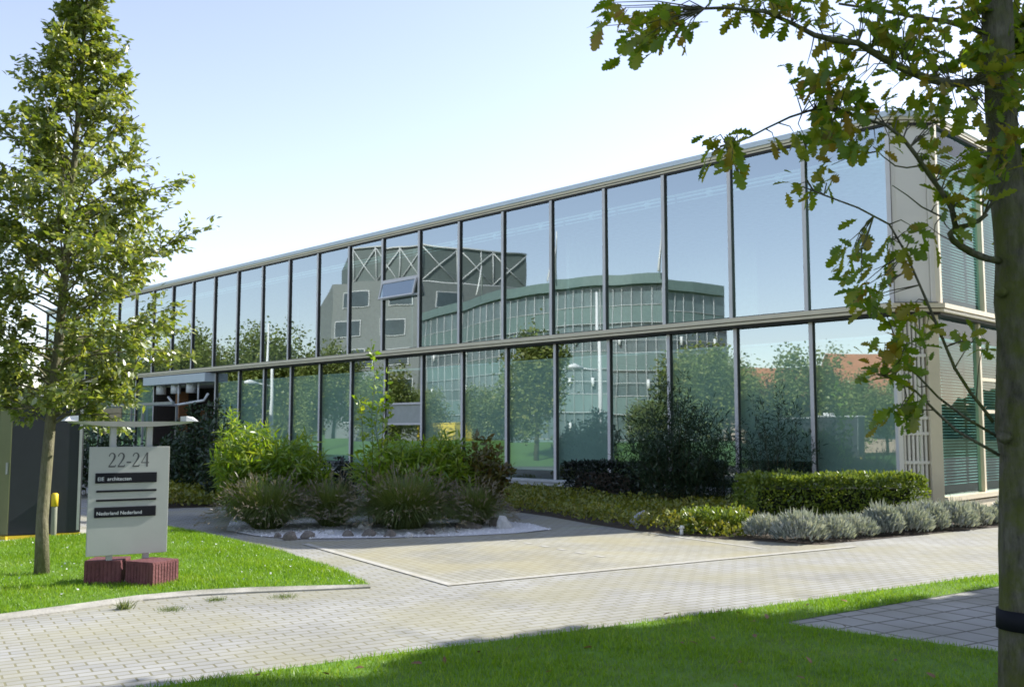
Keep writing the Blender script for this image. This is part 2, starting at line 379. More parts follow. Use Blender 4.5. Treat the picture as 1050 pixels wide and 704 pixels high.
M['red_leaf'] = leafmat('bronze_leaves', [(.07,.09,.02),(.12,.12,.025),(.17,.09,.03)], trans=.35)
M['gravel'] = pbr('white_gravel', (.66,.66,.65), .85, var=.3, scale=45, bump=1.0, bscale=60)
M['stone_w'] = pbr('pale_stone', (.7,.7,.69), .8, var=.2, scale=20)
M['rock'] = pbr('grey_brown_rock', (.17,.15,.13), .85, var=.3, scale=12, bump=.6)
M['rock_w'] = pbr('white_rock', (.5,.5,.49), .85, var=.2, scale=12, bump=.6)
M['dead_leaf'] = leafmat('fallen_leaf', [(.12,.05,.02),(.2,.1,.04),(.3,.2,.1)], trans=.1)
M['g_wall'] = pbr('grey_cladding', (.19,.205,.20), .6, var=.06, scale=.4)
M['g_pent'] = pbr('dark_grey_cladding', (.12,.145,.14), .6, var=.06, scale=.4)
M['curtain'] = pbr('curtain_wall_glass', (.13,.175,.18), .15, var=.35, scale=.35, spec=.8)
M['c_span'] = pbr('green_grey_spandrel', (.15,.215,.205), .4, var=.08, scale=.5)
M['win_dark'] = pbr('dark_window_glass', (.05,.07,.08), .12, var=.3, scale=.5, spec=.8)
M['brick_w'] = pbr('pale_brick', (.42,.33,.26), .85)
M['tile'] = pbr('orange_roof_tile', (.42,.17,.08), .8, var=.15, scale=1)

# ------------------------------------------------------------------ ground, road, parking, lawns
road = Frame((0, 0), RX, QX)
def ab(p): return Vector((p[0] * RX[0] + p[1] * RX[1], p[0] * QX[0] + p[1] * QX[1]))
def rp(a, b, z=0): return road.p(a, b, z)
def sheet(name, pts, z, mat, kind='structure', parent=None):
    mb = MB(); mb.quad([(p[0], p[1], z) for p in pts])
    o = mb.build(name, mat, parent); o['kind'] = kind
    return o
def poly_ab(l): return [rp(a, b) for a, b in l]
sheet('ground', [(-900,-900),(900,-900),(900,900),(-900,900)], -.03, M['far_ground'])
sheet('road', poly_ab([(.25,6.0),(60,6.0),(60,48),(.25,48)]), 0.0, M['paver'])
sheet('cross_street', poly_ab([(-7,-40),(.1,-40),(.1,60),(-7,60)]), 0.0, M['asphalt'])
# parking bay of sandier pavers with flush pale edging
PK0, PK1, PKB = 4.95, 10.6, 9.14
sheet('parking_bay', poly_ab([(PK0, PKB), (11.0, PKB), (10.6, 12.6), (PK0, 13.6)]), .004, M['paver_park'])
mb = MB()
for a0, a1, b0, b1 in ((PK0 - .1, 11.2, PKB - .1, PKB), (PK0 - .1, PK0, PKB, 13.4), (7.55, 7.63, 10.0, 12.9), (9.9, 9.98, 9.6, 12.0)):
    n = max(1, int(max(a1 - a0, b1 - b0) / .5))
    if a0 == 7.55:
        for k in range(7): mb.quad([rp(a0, b0 + k*.42, .008), rp(a1, b0 + k*.42, .008), rp(a1, b0 + k*.42 + .18, .008), rp(a0, b0 + k*.42 + .18, .008)])
    else:
        mb.quad([rp(a0, b0, .008), rp(a1, b0, .008), rp(a1, b1, .008), rp(a0, b1, .008)])
o = mb.build('parking_markings', M['line']); o['kind'] = 'structure'
# left lawn outline (front kerb curves a little)
kerb_px = [(-60,642),(0,633),(45,627),(95,620),(140,613.5),(200,608),(260,605),(330,603),(380,602)]
kerb_in = [gnd(*p) for p in kerb_px]
lawn_pts = kerb_in + [gnd(340,584), gnd(290,567), gnd(245,556.5), gnd(205,547.5), gnd(168,540), gnd(120,545.5), gnd(0,557), gnd(-60,562)]
LZ = .03
sheet('lawn', lawn_pts, LZ, M['lawn'])
mb = MB()
kb = []
for i, p in enumerate(kerb_in):
    t = (kerb_in[min(i+1, len(kerb_in)-1)] - kerb_in[max(i-1, 0)]); t.z = 0; t.normalize()
    nrm = Vector((t.y, -t.x, 0)); w = .17 * min(1, (len(kerb_in) - 1 - i) / 2.0 + .25)
    kb.append((p, p + nrm * w)); 
for i in range(len(kb) - 1):
    (a, b), (c, d) = kb[i], kb[i+1]
    mb.hexa([(b.x,b.y,-.01),(d.x,d.y,-.01),(c.x,c.y,-.01),(a.x,a.y,-.01),(b.x,b.y,.016),(d.x,d.y,.016),(c.x,c.y,.034),(a.x,a.y,.034)])
o = mb.build('lawn_kerb', M['concrete']); o['kind'] = 'structure'
mb = MB(); road.box(mb, .02, .22, 3, 9.0, -.02, .07)
o = mb.build('street_kerb', M['concrete'], bevel=.01); o['kind'] = 'structure'
# pale path behind the lawn in front of the kiosk
mb = MB(); mb.quad([gnd(-80,563,.006), gnd(100,547.5,.006), gnd(102,541.5,.006), gnd(-80,552,.006)])
o = mb.build('kiosk_path', M['line']); o['kind'] = 'structure'
# foreground lawn and slab path
fl = [(-1.1,-12),(7.6,-12),(6.77,4.15),(6.2,5.80),(7.4,5.86),(9.8,5.98),(16,6.1),(24,6.2),(24,6.5),(16,6.5),(9.8,6.46),(6,6.40),(3,6.47),(1.2,6.42),(-.2,6.36),(-1.1,6.3)]
sheet('front_lawn', poly_ab(fl), LZ * .8, M['lawn'])
sheet('slab_path', poly_ab([(7.6,-12),(26,-12),(26,6.22),(24,6.2),(16,6.1),(9.8,5.98),(7.4,5.86),(6.2,5.80),(6.77,4.15)]), .02, M['slab'])

def inside(poly, x, y):
    r = np.zeros(len(x), bool); n = len(poly); j = n - 1
    for i in range(n):
        xi, yi = poly[i][0], poly[i][1]; xj, yj = poly[j][0], poly[j][1]
        c = ((yi > y) != (yj > y)) & (x < (xj - xi) * (y - yi) / (yj - yi + 1e-12) + xi)
        r ^= c; j = i
    return r
def scatter(poly, n, box):
    x = RNG.uniform(box[0], box[1], n); y = RNG.uniform(box[2], box[3], n)
    k = inside(poly, x, y); return x[k], y[k]
def grass(name, poly, box, n, size, z, clip=True):
    x, y = scatter(poly, n, box)
    if clip:
        k = (y > 2.2) & (np.abs(x) < .58 * y + .4); x, y = x[k], y[k]
    m = len(x)
    P = np.stack([x, y, np.full(m, z - .004)], 1)
    D = np.stack([RNG.normal(0, .42, m), RNG.normal(0, .42, m), np.ones(m)], 1)
    Nn = unit(np.stack([RNG.normal(0, 1, m), RNG.normal(0, 1, m), RNG.normal(0, .1, m)], 1))
    patch = .75 + .5 * (np.sin(x * 2.1 + 1.3 * np.sin(y * 1.7)) * np.sin(y * 2.6 + x) * .5 + .5)
    S = size * RNG.uniform(.6, 1.3, m) * patch
    o = cloud(name, P, D, Nn, S, [(v[0] * 1.3, v[1], v[2]) for v in BLADE[0]], BLADE[1], M['grass'])
    return o
o = grass('lawn_grass', lawn_pts, (-9, -.5, 8, 16.5), 260000, .042, LZ)
tag(o, 'sunlit bright green mown grass round the sign and young tree', 'grass', kind='stuff')
flp = poly_ab(fl)
o = grass('front_lawn_grass', flp, (-5, 8, 3, 14), 420000, .042, LZ * .8)
tag(o, 'shaded mown grass between the paved road and the slab path', 'grass', kind='stuff')
# tufts and weeds growing over the kerb
def tuft(name, p, n, size, label, spread=.06):
    P = np.repeat([[p.x, p.y, p.z]], n, 0) + RNG.normal(0, spread, (n, 3)) * [1, 1, 0]
    D = np.stack([RNG.normal(0, .6, n), RNG.normal(0, .6, n), np.ones(n)], 1)
    o = cloud(name, P, D, RNG.normal(0, 1, (n, 3)), size * RNG.uniform(.5, 1.3, n), BLADE[0], BLADE[1], M['fgrass'])
    tag(o, label, 'weed', 'weeds along the lawn kerb')
tuft('weed', gnd(127,624,.0), 90, .09, 'darker weed tuft standing up at the lawn kerb, the tallest one', .03)
tuft('weed', gnd(176,625,.0), 240, .035, 'flat weed patch on the pavers, left of two right of the tall tuft', .06)
tuft('weed', gnd(292,612,.0), 240, .035, 'flat yellowish weed patch near the pointed lawn tip', .06)
tuft('weed', gnd(222,615,.0), 240, .035, 'flat weed patch at the middle of the lawn kerb', .05)
# pale flower heads dotted in the sunlit lawn
x, y = scatter(lawn_pts, 1500, (-9, -.5, 8, 16.5)); k = RNG.permutation(len(x))[:130]; x, y = x[k], y[k]; m = len(x)
o = cloud('lawn_flowers', np.stack([x, y, LZ + RNG.uniform(.02,.045,m)], 1), RNG.normal(0,1,(m,3)) * [1,1,.3], np.stack([RNG.normal(0,.4,m), RNG.normal(0,.4,m), np.ones(m)], 1), RNG.uniform(.012,.026,m), CLUMP[0], CLUMP[1], M['white'])
tag(o, 'tiny pale flower heads dotted over the sunlit lawn', 'flowers', kind='stuff')
# fallen leaves
x, y = scatter(flp, 500, (-3, 6, 4, 9)); k = RNG.permutation(len(x))[:70]; x, y = x[k], y[k]; m = len(x)
o = cloud('fallen_leaves', np.stack([x, y, np.full(m, .085)], 1), np.stack([RNG.normal(0,1,m), RNG.normal(0,1,m), RNG.normal(0,.2,m)], 1), np.stack([RNG.normal(0,.3,m), RNG.normal(0,.3,m), np.ones(m)], 1), RNG.uniform(.04,.08,m), OAK[0], OAK[1], M['dead_leaf'])
tag(o, 'brown fallen leaves lying on the shaded lawn', 'leaves', kind='stuff')

# ------------------------------------------------------------------ the glass office building
TH = .77863
U = (-math.sin(TH), math.cos(TH)); NO = (-math.cos(TH), -math.sin(TH))
O = Vector((7.362, 18.74, 0)); W = 1.8; NM = 25; LEN = NM * W
FA = Frame(O, U, NO)                                     # long front
O2 = O + Vector((.86, 0, 0))
SI = Frame(O2, (-NO[0], -NO[1]), (-U[0], -U[1]))         # short side to the right
CH = Frame(O, (1, 0), (0, -1))                           # chamfered corner
Z_SILL, Z_B0, Z_B1, Z_G, Z_R = .33, 3.83, 4.03, 7.55, 7.82
REC = .14                                                # ground floor glass set back
SW, SN = 2.28, 5; SLEN = SW * SN
bld = empty('office_building', (O.x, O.y, 0), 'long two storey glass office building with cream louvred corner', 'building')
def part(name, mat, fn, bevel=0.0, parent=bld, kind=None):
    mb = MB(); fn(mb); o = mb.build(name, mat, parent, bevel)
    if kind: o['kind'] = kind
    return o
A_, B_, C_, D_ = FA.p(LEN, 0, 0), O, O2, SI.p(SLEN, 0, 0)
E_ = D_ + (A_ - B_)
fp = [A_, B_, C_, D_, E_]
def inset(d, fp_=fp):
    cx = sum(p.x for p in fp_) / 5; cy = sum(p.y for p in fp_) / 5
    out = []
    n = len(fp_)
    for i in range(n):
        p0, p1, p2 = fp_[i-1], fp_[i], fp_[(i+1) % n]
        e1 = (p1 - p0).normalized(); e2 = (p2 - p1).normalized()
        n1 = Vector((-e1.y, e1.x, 0)); n2 = Vector((-e2.y, e2.x, 0))
        k = (n1 + n2); k = k / (1 + n1.dot(n2))
        out.append(p1 + k * d)
    return out
inw = inset(1.0); 
sgn = 1 if (inw[0] - A_).dot(E_ - A_) > 0 else -1
def ins(d): return inset(d * sgn)
if True:
    ccw = sum((fp[i].x * fp[(i+1) % 5].y - fp[(i+1) % 5].x * fp[i].y) for i in range(5)) > 0
def ring_prism(mb, d, z0, z1):
    p = ins(d); p = p if ccw else p[::-1]; mb.prism(p, z0, z1)
part('roof', M['fascia'], lambda mb: (ring_prism(mb, -.11, Z_R - .125, Z_R)), bevel=.012)
part('fascia_trim', M['beige'], lambda mb: (ring_prism(mb, -.085, Z_R - .18, Z_R - .128), ring_prism(mb, -.07, Z_R - .235, Z_R - .20)))
part('fascia_gap', M['dark_gap'], lambda mb: ring_prism(mb, -.05, Z_G - .01, Z_R - .14))
def band(mb):
    ring_prism(mb, -.16, Z_B0 + .10, Z_B1 - .01); ring_prism(mb, -.13, Z_B0 + .03, Z_B0 + .082)
part('floor_band', M['beige'], band)
part('floor_slab', M['dark_gap'], lambda mb: ring_prism(mb, -.05, Z_B0 - .02, Z_B1 + .02))
part('plinth', M['plinth'], lambda mb: ring_prism(mb, .20, -.03, .16))
part('ground_floor', M['in_floor'], lambda mb: ring_prism(mb, .16, .163, .26))
def sills(mb):
    FA.box(mb, 0, 15*W, -REC - .1, .02, .27, Z_SILL); FA.box(mb, 18*W, LEN, -REC - .1, .02, .27, Z_SILL)
    FA.box(mb, 0, 15*W, -REC - .05, -.03, .17, .262); FA.box(mb, 18*W, LEN, -REC - .05, -.03, .17, .262)
part('sill', M['sill'], sills)
def sill_side(mb):
    SI.box(mb, .0, SLEN, -REC - .1, .05, .24, Z_SILL); SI.box(mb, .0, SLEN, -REC - .1, .0, .02, .20)
part('sill', M['beige'], sill_side)
# back and end walls, interior
part('wall', M['wall'], lambda mb: mb.quad([D_ + Vector((0,0,0)), E_, E_ + Vector((0,0,Z_G)), D_ + Vector((0,0,Z_G))]))
part('wall', M['wall'], lambda mb: mb.quad([E_, A_, A_ + Vector((0,0,Z_G)), E_ + Vector((0,0,Z_G))]))
def inner(mb):
    FA.box(mb, 7.2, LEN - .2, -7.0, -6.85, .27, 3.4); FA.box(mb, 7.2, LEN - .2, -7.0, -6.85, 4.06, 7.2)
    for k in (4, 8, 12, 20): FA.box(mb, k*W - .05 + 3.6, k*W + .05 + 3.6, -6.8, -2.6, 4.06, 7.2)
    for k in (4, 9): FA.box(mb, k*W - .05 + 1.8, k*W + .05 + 1.8, -6.8, -2.6, .27, 3.4)
part('interior_wall', M['in_wall'], inner)
part('ceiling', M['ceil'], lambda mb: (ring_prism(mb, .55, 3.42, 3.47), ring_prism(mb, .55, 7.16, 7.21)))
# panes: each pane is a window; every pane sits at its own tiny tilt
def pane(frame, u0, u1, d, z0, z1, mat, jit=.0019):
    c = frame.p((u0 + u1) / 2, d, (z0 + z1) / 2)
    o_ = empty_mesh_quad('window', frame, u0, u1, z0, z1, c, mat)
    ax = random.gauss(0, jit); az = random.gauss(0, jit)
    R = Matrix.Rotation(az, 4, 'Z') @ Matrix.Rotation(ax, 4, frame.x)
    for v in o_.data.vertices: v.co = R @ v.co
    o_.parent = bld; o_.location = c - Vector(bld.location)
    return o_
def empty_mesh_quad(name, frame, u0, u1, z0, z1, c, mat):
    me = bpy.data.meshes.new(name)
    pts = [frame.p(u0, 0, z0), frame.p(u1, 0, z0), frame.p(u1, 0, z1), frame.p(u0, 0, z1)]
    cc = frame.p((u0 + u1) / 2, 0, (z0 + z1) / 2)
    f = [(0,1,2,3)] if frame.x.cross(Vector((0,0,1))).dot(frame.y) > 0 else [(3,2,1,0)]
    me.from_pydata([tuple(p - cc) for p in pts], [], f); me.materials.append(mat); me.update()
    o_ = bpy.data.objects.new(name, me); COL.objects.link(o_); return o_
def child_box(name, par, frame, boxes, mat):
    mb = MB()
    for b_ in boxes: frame.box(mb, *b_)
    o_ = mb.build(name, mat); o_.parent = par
    off = Vector(par.location) + (Vector(par.parent.location) if par.parent else Vector())
    o_.location = -off
    return o_
drops = {0: .75, 1: .95, 2: .9, 3: None, 4: .72, 5: .55, 6: 1.35, 7: 1.3, 8: None, 9: .5, 10: .6, 11: .9, 12: .6, 13: .7, 14: .6}
OPEN_K = 8
for k in range(NM):
    u0, u1 = k * W + .035, (k + 1) * W - .035
    if k != OPEN_K:
        w_ = pane(FA, u0, u1, 0, Z_B1, Z_G, M['glass'])
    else:
        w_ = pane(FA, u0, u1, 0, Z_B1, 5.62, M['glass']); pane(FA, u0, u1, 0, 6.22, Z_G, M['glass'])
    child_box('headrail', w_, FA, [(u0, u1, -.5, -.46, 7.06, 7.10), (u0, u1, -.5, -.47, 6.98, 7.0)], M['headrail'])
    if not 15 <= k < 18:
        if k != OPEN_K: w_ = pane(FA, u0, u1, -REC, Z_SILL, Z_B0, M['glass'])
        else:
            pane(FA, u0, u1, -REC, Z_SILL, 1.75, M['glass']); w_ = pane(FA, u0, u1, -REC, 2.42, Z_B0, M['glass'])
        dz = drops.get(k, .6)
        child_box('headrail', w_, FA, [(u0 - .03, u1 + .03, -REC - .14, -REC - .09, 3.40, 3.455)], M['headrail'])
        if dz is not None:
            child_box('blind', w_, FA, [(u0 - .03, u1 + .03, -REC - .125, -REC - .115, dz, 3.395)], M['blind'])
# opening light in the ninth bay: transoms and a tilted sash
def trans(mb):
    FA.box(mb, OPEN_K*W + .035, OPEN_K*W + W - .035, -.05, .07, 5.62, 5.68); FA.box(mb, OPEN_K*W + .035, OPEN_K*W + W - .035, -.05, .07, 6.15, 6.22)
    FA.box(mb, OPEN_K*W + .035, OPEN_K*W + W - .035, -REC - .05, -REC + .06, 1.75, 1.81); FA.box(mb, OPEN_K*W + .035, OPEN_K*W + W - .035, -REC - .05, -REC + .06, 2.36, 2.42)
part('transom', M['mull'], trans)
mb = MB(); FA.box(mb, OPEN_K*W + .04, OPEN_K*W + W - .04, -REC - .03, -REC, 1.815, 2.355); 
mb.build('spandrel_panel', M['steel'], bld)
def sash_pts(du, z_up, t, g): return None
sash = MB(); gl_ = MB()
def tilt(u, s, off):          # s metres down the sash, off metres out of its plane
    a = rad(15); z = 6.14 - s * math.cos(a) + off * math.sin(a); d = .06 + s * math.sin(a) + off * math.cos(a)
    return FA.p(u, d, z)
def sash_bar(u0, u1, s0, s1):
    sash.hexa([tilt(u0,s1,0), tilt(u1,s1,0), tilt(u1,s1,.05), tilt(u0,s1,.05), tilt(u0,s0,0), tilt(u1,s0,0), tilt(u1,s0,.05), tilt(u0,s0,.05)])
ua, ub_ = OPEN_K*W + .05, OPEN_K*W + W - .05
sash_bar(ua, ub_, 0, .05); sash_bar(ua, ub_, .50, .55); sash_bar(ua, ua + .05, .05, .50); sash_bar(ub_ - .05, ub_, .05, .50)
so = sash.build('opening_window', M['mull'], bld)
so['label'] = 'small top hung window light standing open'
gl_.quad([tilt(ua+.05,.50,.03), tilt(ub_-.05,.50,.03), tilt(ub_-.05,.05,.03), tilt(ua+.05,.05,.03)])
gp = gl_.build('pane', M['glass']); gp.parent = so; gp.location = -Vector(bld.location) - Vector(so.location)
for k in range(12):
    for z, d in ((7.08, -.55), (3.60, -.62)):
        if z < 4: continue
        c = FA.p(k*W + W*.5, d, z)
        mb = MB(); mb.tube([c + Vector((0,0,-.07)), c + Vector((0,0,-.03)), c + Vector((0,0,.05)), c + Vector((0,0,.079))], [.05,.085,.085,.03], 14); mb.build('ceiling_lamp', M['white'], bld)
# mullions, one object per bay line and storey
for k in range(NM + 1):
    for z0, z1, d in ((Z_B1 + .003, Z_G, 0.0), (Z_SILL + .003, Z_B0 - .022, -REC)):
        if d < 0 and 15 < k < 18: continue
        mb = MB()
        FA.box(mb, k*W - .042, k*W + .042, d + .052, d + .064, z0, z1, 0)
        FA.box(mb, k*W - .033, k*W + .033, d - .06, d + .0515, z0, z1, 1)
        mb.build('mullion', [M['mull'], M['mull_side']], bld)
# chamfered corner: cream panel above, louvred screen below, posts
def corner(mb):
    CH.box(mb, .10, .72, -.12, -.01, Z_B1 + .003, Z_G + .03)
    CH.box(mb, .0, .09, -.10, .02, Z_B1 + .003, Z_G + .03); CH.box(mb, .73, .87, -.10, .02, Z_B1 + .003, Z_G + .03)
part('corner_panel', M['cream'], corner, bevel=.006)
def louv(mb):
    CH.box(mb, .02, .11, -REC - .05, -.02, .2, Z_B0 - .02); 
    n = 6
    for i in range(n):
        u = .145 + .081 * i
        CH.box(mb, u, u + .042, -REC - .02, -REC + .05, .2, Z_B0 - .03)
    for z in (.30, .95, 1.50, 1.80, 3.0): CH.box(mb, .115, .625, -REC + .052, -REC + .064, z, z + .06)
part('louvre_screen', M['cream'], louv)
part('corner_post', M['beige'], lambda mb: CH.box(mb, .63, .86, -REC - .1, -.01, .17, Z_B0 - .02), bevel=.01)
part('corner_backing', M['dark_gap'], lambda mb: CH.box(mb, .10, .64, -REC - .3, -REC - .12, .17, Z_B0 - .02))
# short side
for k in range(SN):
    u0, u1 = k * SW + .045, (k + 1) * SW - .045
    w_ = pane(SI, u0, u1, -.02, Z_B1, Z_G, M['glass_side'])
    def slats(z0, z1, d):
        return [(u0 + .02, u1 - .02 - (.0), d - .035, d + .0, z, z + .006) for z in np.arange(z0, z1, .06)]
    child_box('blind', w_, SI, slats(Z_B1 + .25, Z_G - .15, -.30), M['slat'])
    w_ = pane(SI, u0, u1, -REC, Z_SILL, Z_B0, M['glass_side'])
    child_box('blind', w_, SI, slats(.5, 3.38, -REC - .28), M['slat'])
    child_box('headrail', w_, SI, [(u0, u1, -REC - .34, -REC - .25, 3.40, 3.46)], M['headrail'])
for k in range(SN + 1):
    for z0, z1, d in ((Z_B1 + .003, Z_G, 0.0), (Z_SILL + .003, Z_B0 - .022, -REC)):
        mb = MB(); SI.box(mb, k*SW - .045, k*SW + .045, d - .06, d + .07, z0, z1); mb.build('mullion', M['beige'], bld)
def side_tr(mb):
    for k in range(1, SN):
        SI.box(mb, k*SW + .046, k*SW + SW - .046, -REC - .04, -REC + .05, 1.95, 2.02); SI.box(mb, k*SW + .046, k*SW + SW - .046, -REC - .04, -REC + .05, 2.62, 2.69)
part('transom', M['beige'], side_tr)

# entrance: recess over three bays under a metal canopy beam
EU0, EU1 = 15 * W, 18 * W
part('entrance_canopy', M['fascia'], lambda mb: FA.box(mb, EU0 + .02, EU1 + .1, -.9, .35, 3.46, 3.80), bevel=.01)
def recess(mb):
    FA.box(mb, EU0 - .03, EU0 + .03, -2.4, -REC - .08, .27, 3.8); FA.box(mb, EU1 - .03, EU1 + .03, -2.4, -REC - .08, .27, 3.8)
    FA.box(mb, EU0 + .03, EU1 - .03, -2.4, -2.34, 2.5, 3.8)
part('entrance_recess', M['mull_side'], recess)
part('entrance_panel', M['wood'], lambda mb: (FA.box(mb, EU1 - 1.3, EU1 - .1, -2.3, -2.2, .27, 2.45), FA.box(mb, EU1 - 1.35, EU1 - 1.0, -1.0, -.6, .27, 3.2)))
dr = part('door', M['steel'], lambda mb: [FA.box(mb, u, u + .06, -1.6, -1.54, .27, 2.6) for u in (EU0 + .2, EU0 + 1.3, EU0 + 2.4, EU0 + 3.5)] + [FA.box(mb, EU0 + .2, EU0 + 3.56, -1.6, -1.54, 2.605, 2.68)])
mb = MB(); mb.quad([FA.p(EU0 + .2, -1.57, .27), FA.p(EU0 + 3.5, -1.57, .27), FA.p(EU0 + 3.5, -1.57, 2.6), FA.p(EU0 + .2, -1.57, 2.6)])
gp = mb.build('pane', M['glass_dark']); gp.parent = dr; gp.location = -Vector(bld.location) - Vector(dr.location)
for i in range(3):
    c = FA.p(EU0 + 1.9 + 1.35 * i, -.05, 0)
    mb = MB(); mb.tube([c + Vector((0,0,3.08)), c + Vector((0,0,3.455))], .2, 16); mb.build('downlight', M['white'], bld)
def rail(mb):
    pts = [FA.p(EU0 + .2, .1, 3.0), FA.p(EU0 + .5, .1, 2.75), FA.p(EU0 + 3.0, .1, 2.6), FA.p(EU0 + 3.6, .1, 2.95)]
    mb.tube(pts, .05, 8); mb.tube([FA.p(EU0 + 1.0, .1, 2.72), FA.p(EU0 + 1.0, .1, 3.455)], .035, 6); mb.tube([FA.p(EU0 + 2.7, .1, 2.62), FA.p(EU0 + 2.7, .1, 3.455)], .035, 6)
part('canopy_rail', M['white'], rail)
def porch(mb):
    for u in (EU0 + 2.6, EU0 + 6.9):
        for d in (1.6, .2): FA.box(mb, u - .04, u + .04, d - .04, d + .04, .05, 2.55)
    FA.box(mb, EU0 - .0, EU0 + 7.0, 1.55, 1.65, 2.555, 2.66)
    FA.box(mb, EU0 + 6.86, EU0 + 6.94, .2, 1.55, 2.555, 2.63); FA.box(mb, EU0 + 2.56, EU0 + 2.64, .2, 1.55, 2.555, 2.63)
part('porch_frame', M['steel'], porch)
part('porch_panel', pbr('buff_panel', (.42,.33,.2), .7), lambda mb: FA.box(mb, EU0 + 4.6, EU0 + 6.7, 1.58, 1.62, 1.4, 2.5))

# ------------------------------------------------------------------ plants
def trunk_obj(pts, rads, mat, parent, name='trunk', sides=12, wob=.05):
    mb = MB(); mb.tube(pts, rads, sides, wob=wob); return mb.build(name, mat, parent)
def along(pts, t):
    n = len(pts) - 1; f = min(max(t, 0), .9999) * n; i = int(f); return pts[i].lerp(pts[i+1], f - i)

def make_street_tree(name, base, top, zc0, prof, nb, lpt, leaf, label, cat, mat, rt, tmpl=LEAF, group=None, bark='bark_pale', seed=1, bent=None, prune=None):
    """trunk from base to top; prof(s)->radius for s in 0..1 up the crown"""
    rs = random.Random(seed); g = np.random.default_rng(seed)
    root = empty(name, base, label, cat, group)
    base = Vector(base); top = Vector(top)
    tp = []
    for i in range(13):
        s = i / 12; p = base.lerp(top, s); 
        p += Vector((math.sin(s * 5 + seed) * .05, math.cos(s * 4 + seed) * .05, 0)) * (1 if 0 < i else 0)
        if bent: p += Vector(bent) * math.sin(s * math.pi)
        tp.append(p)
    rads = [rt * (1.25 if i == 0 else 1) * (1 - .93 * (i / 12) ** 1.1) + .006 for i in range(13)]
    trunk_obj(tp, rads, M[bark], root)
    H = top.z - base.z
    P, Dv = [], []
    lb = MB()
    for i in range(nb):
        s = (i + rs.random()) / nb; z = zc0 + (H - zc0) * s ** 1.05
        st = along(tp, z / H); az = i * 2.39996 + rs.uniform(-.5, .5)
        R = prof(s) * rs.uniform(.65, 1.12)
        el = .25 + .75 * s + rs.uniform(-.15, .2)
        pts = [st]; d = Vector((math.cos(az) * math.cos(el), math.sin(az) * math.cos(el), math.sin(el))); L = R / max(.35, math.cos(el)); nseg = 5
        for j in range(nseg):
            d = (d + Vector((rs.gauss(0,.13), rs.gauss(0,.13), rs.gauss(-.02,.12)))).normalized(); pts.append(pts[-1] + d * (L / nseg))
        lb.tube(pts, [max(.004, rt * .26 * (1 - .5 * s) * (1 - j / 5.6)) for j in range(nseg + 1)], 5, cap=False)
        ntw = max(3, int(7 * L / 1.2 + 1))
        for t in range(ntw):
            q = along(pts, rs.uniform(.25, 1.0)); 
            td = (d + Vector((rs.gauss(0,.8), rs.gauss(0,.8), rs.gauss(-.1,.5)))).normalized(); tl = rs.uniform(.12, .38) * (.38 + .7 * min(R, 1.6))
            e = q + td * tl
            lb.tube([q, q.lerp(e, .5) + Vector((0,0,-.01)), e], [.006,.004,.002], 4, cap=False)
            for k in range(lpt):
                p = q.lerp(e, rs.uniform(.15, 1.08)); P.append(p + Vector((rs.gauss(0,.035), rs.gauss(0,.035), rs.gauss(0,.035))))
                Dv.append(td * .6 + Vector((rs.gauss(0,.6), rs.gauss(0,.6), rs.gauss(-.25,.5))))
    lb.build('branches', M[bark], root)
    P = np.array([tuple(p) for p in P]); Dv = np.array([tuple(p) for p in Dv])
    if prune is not None:
        k = prune(P, g); P, Dv = P[k], Dv[k]
    n = len(P)
    Nn = np.stack([g.normal(0,.55,n), g.normal(0,.55,n), np.ones(n)], 1)
    cloud('crown', P, Dv, Nn, leaf * g.uniform(.65, 1.25, n), tmpl[0], tmpl[1], mat, root)
    return root
def prof_left(s):
    t = [(0,.95),(.12,1.25),(.3,1.22),(.5,.88),(.65,.52),(.8,.27),(1,.06)]
    for (a,x),(b,y) in zip(t, t[1:]):
        if s <= b: return x + (y - x) * (s - a) / (b - a)
    return .25
tb = gnd(43, 588, LZ)
make_street_tree('young_street_tree', tb, (tb.x + .30, tb.y + .05, 7.1), 1.6, prof_left, 165, 33, .086, 'young leafy street tree with slim pale trunk on the sunlit lawn', 'tree', M['tree_leaf'], .062, seed=5, bent=(-.10,0,0))

def shade_trim(P, g):
    # drops leaves whose shadow would reach the road, shaping the shade edge
    t = P[:, 2] / SUN_VEC.z
    x, y = P[:, 0] - SUN_VEC.x * t, P[:, 1] - SUN_VEC.y * t
    return (x * QX[0] + y * QX[1]) < np.where(x * RX[0] + y * RX[1] < 6.0, 6.5, 5.85) + g.normal(0, .08, len(P))
# right-hand oak, trunk cut by the frame; its lower limbs hang into the view
OD = 4.6
ob = Vector(((1049 - 525) / FPX * OD, OD, LZ * .8))
oak = empty('oak_tree', ob, 'mossy oak trunk on the front lawn with lobed browning leaves', 'tree')
tp, rr = [], []
for px, py, r in ((1049,740,.118),(1050,704,.112),(1050,640,.108),(1050,560,.105),(1049,470,.104),(1047,440,.112),(1047,400,.102),(1046,340,.099),(1044,310,.106),(1043,270,.092),(1037,230,.080),(1031,180,.074),(1027,120,.071),(1024,60,.070),(1022,0,.069),(1020,-60,.066)):
    tp.append(at(px, py, OD)); rr.append(r)
tp[0] = Vector((ob.x, ob.y, -.05)); rr[0] = .135
tp.insert(1, at(1049, 760, OD)); rr.insert(1, .118)
top0 = tp[-1]
for i in range(1, 7): tp.append(top0 + Vector((-.05 * i + .05 * math.sin(i * 2), .06 * i, .62 * i))); rr.append(.066 * (1 - i / 7.2) + .006)
trunk_obj(tp, rr, M['bark'], oak, sides=20, wob=.07)
tie = MB(); tie.tube([at(1050,645,OD), at(1050,625,OD)], .118, 20); tie.build('tree_tie', M['black'], oak)
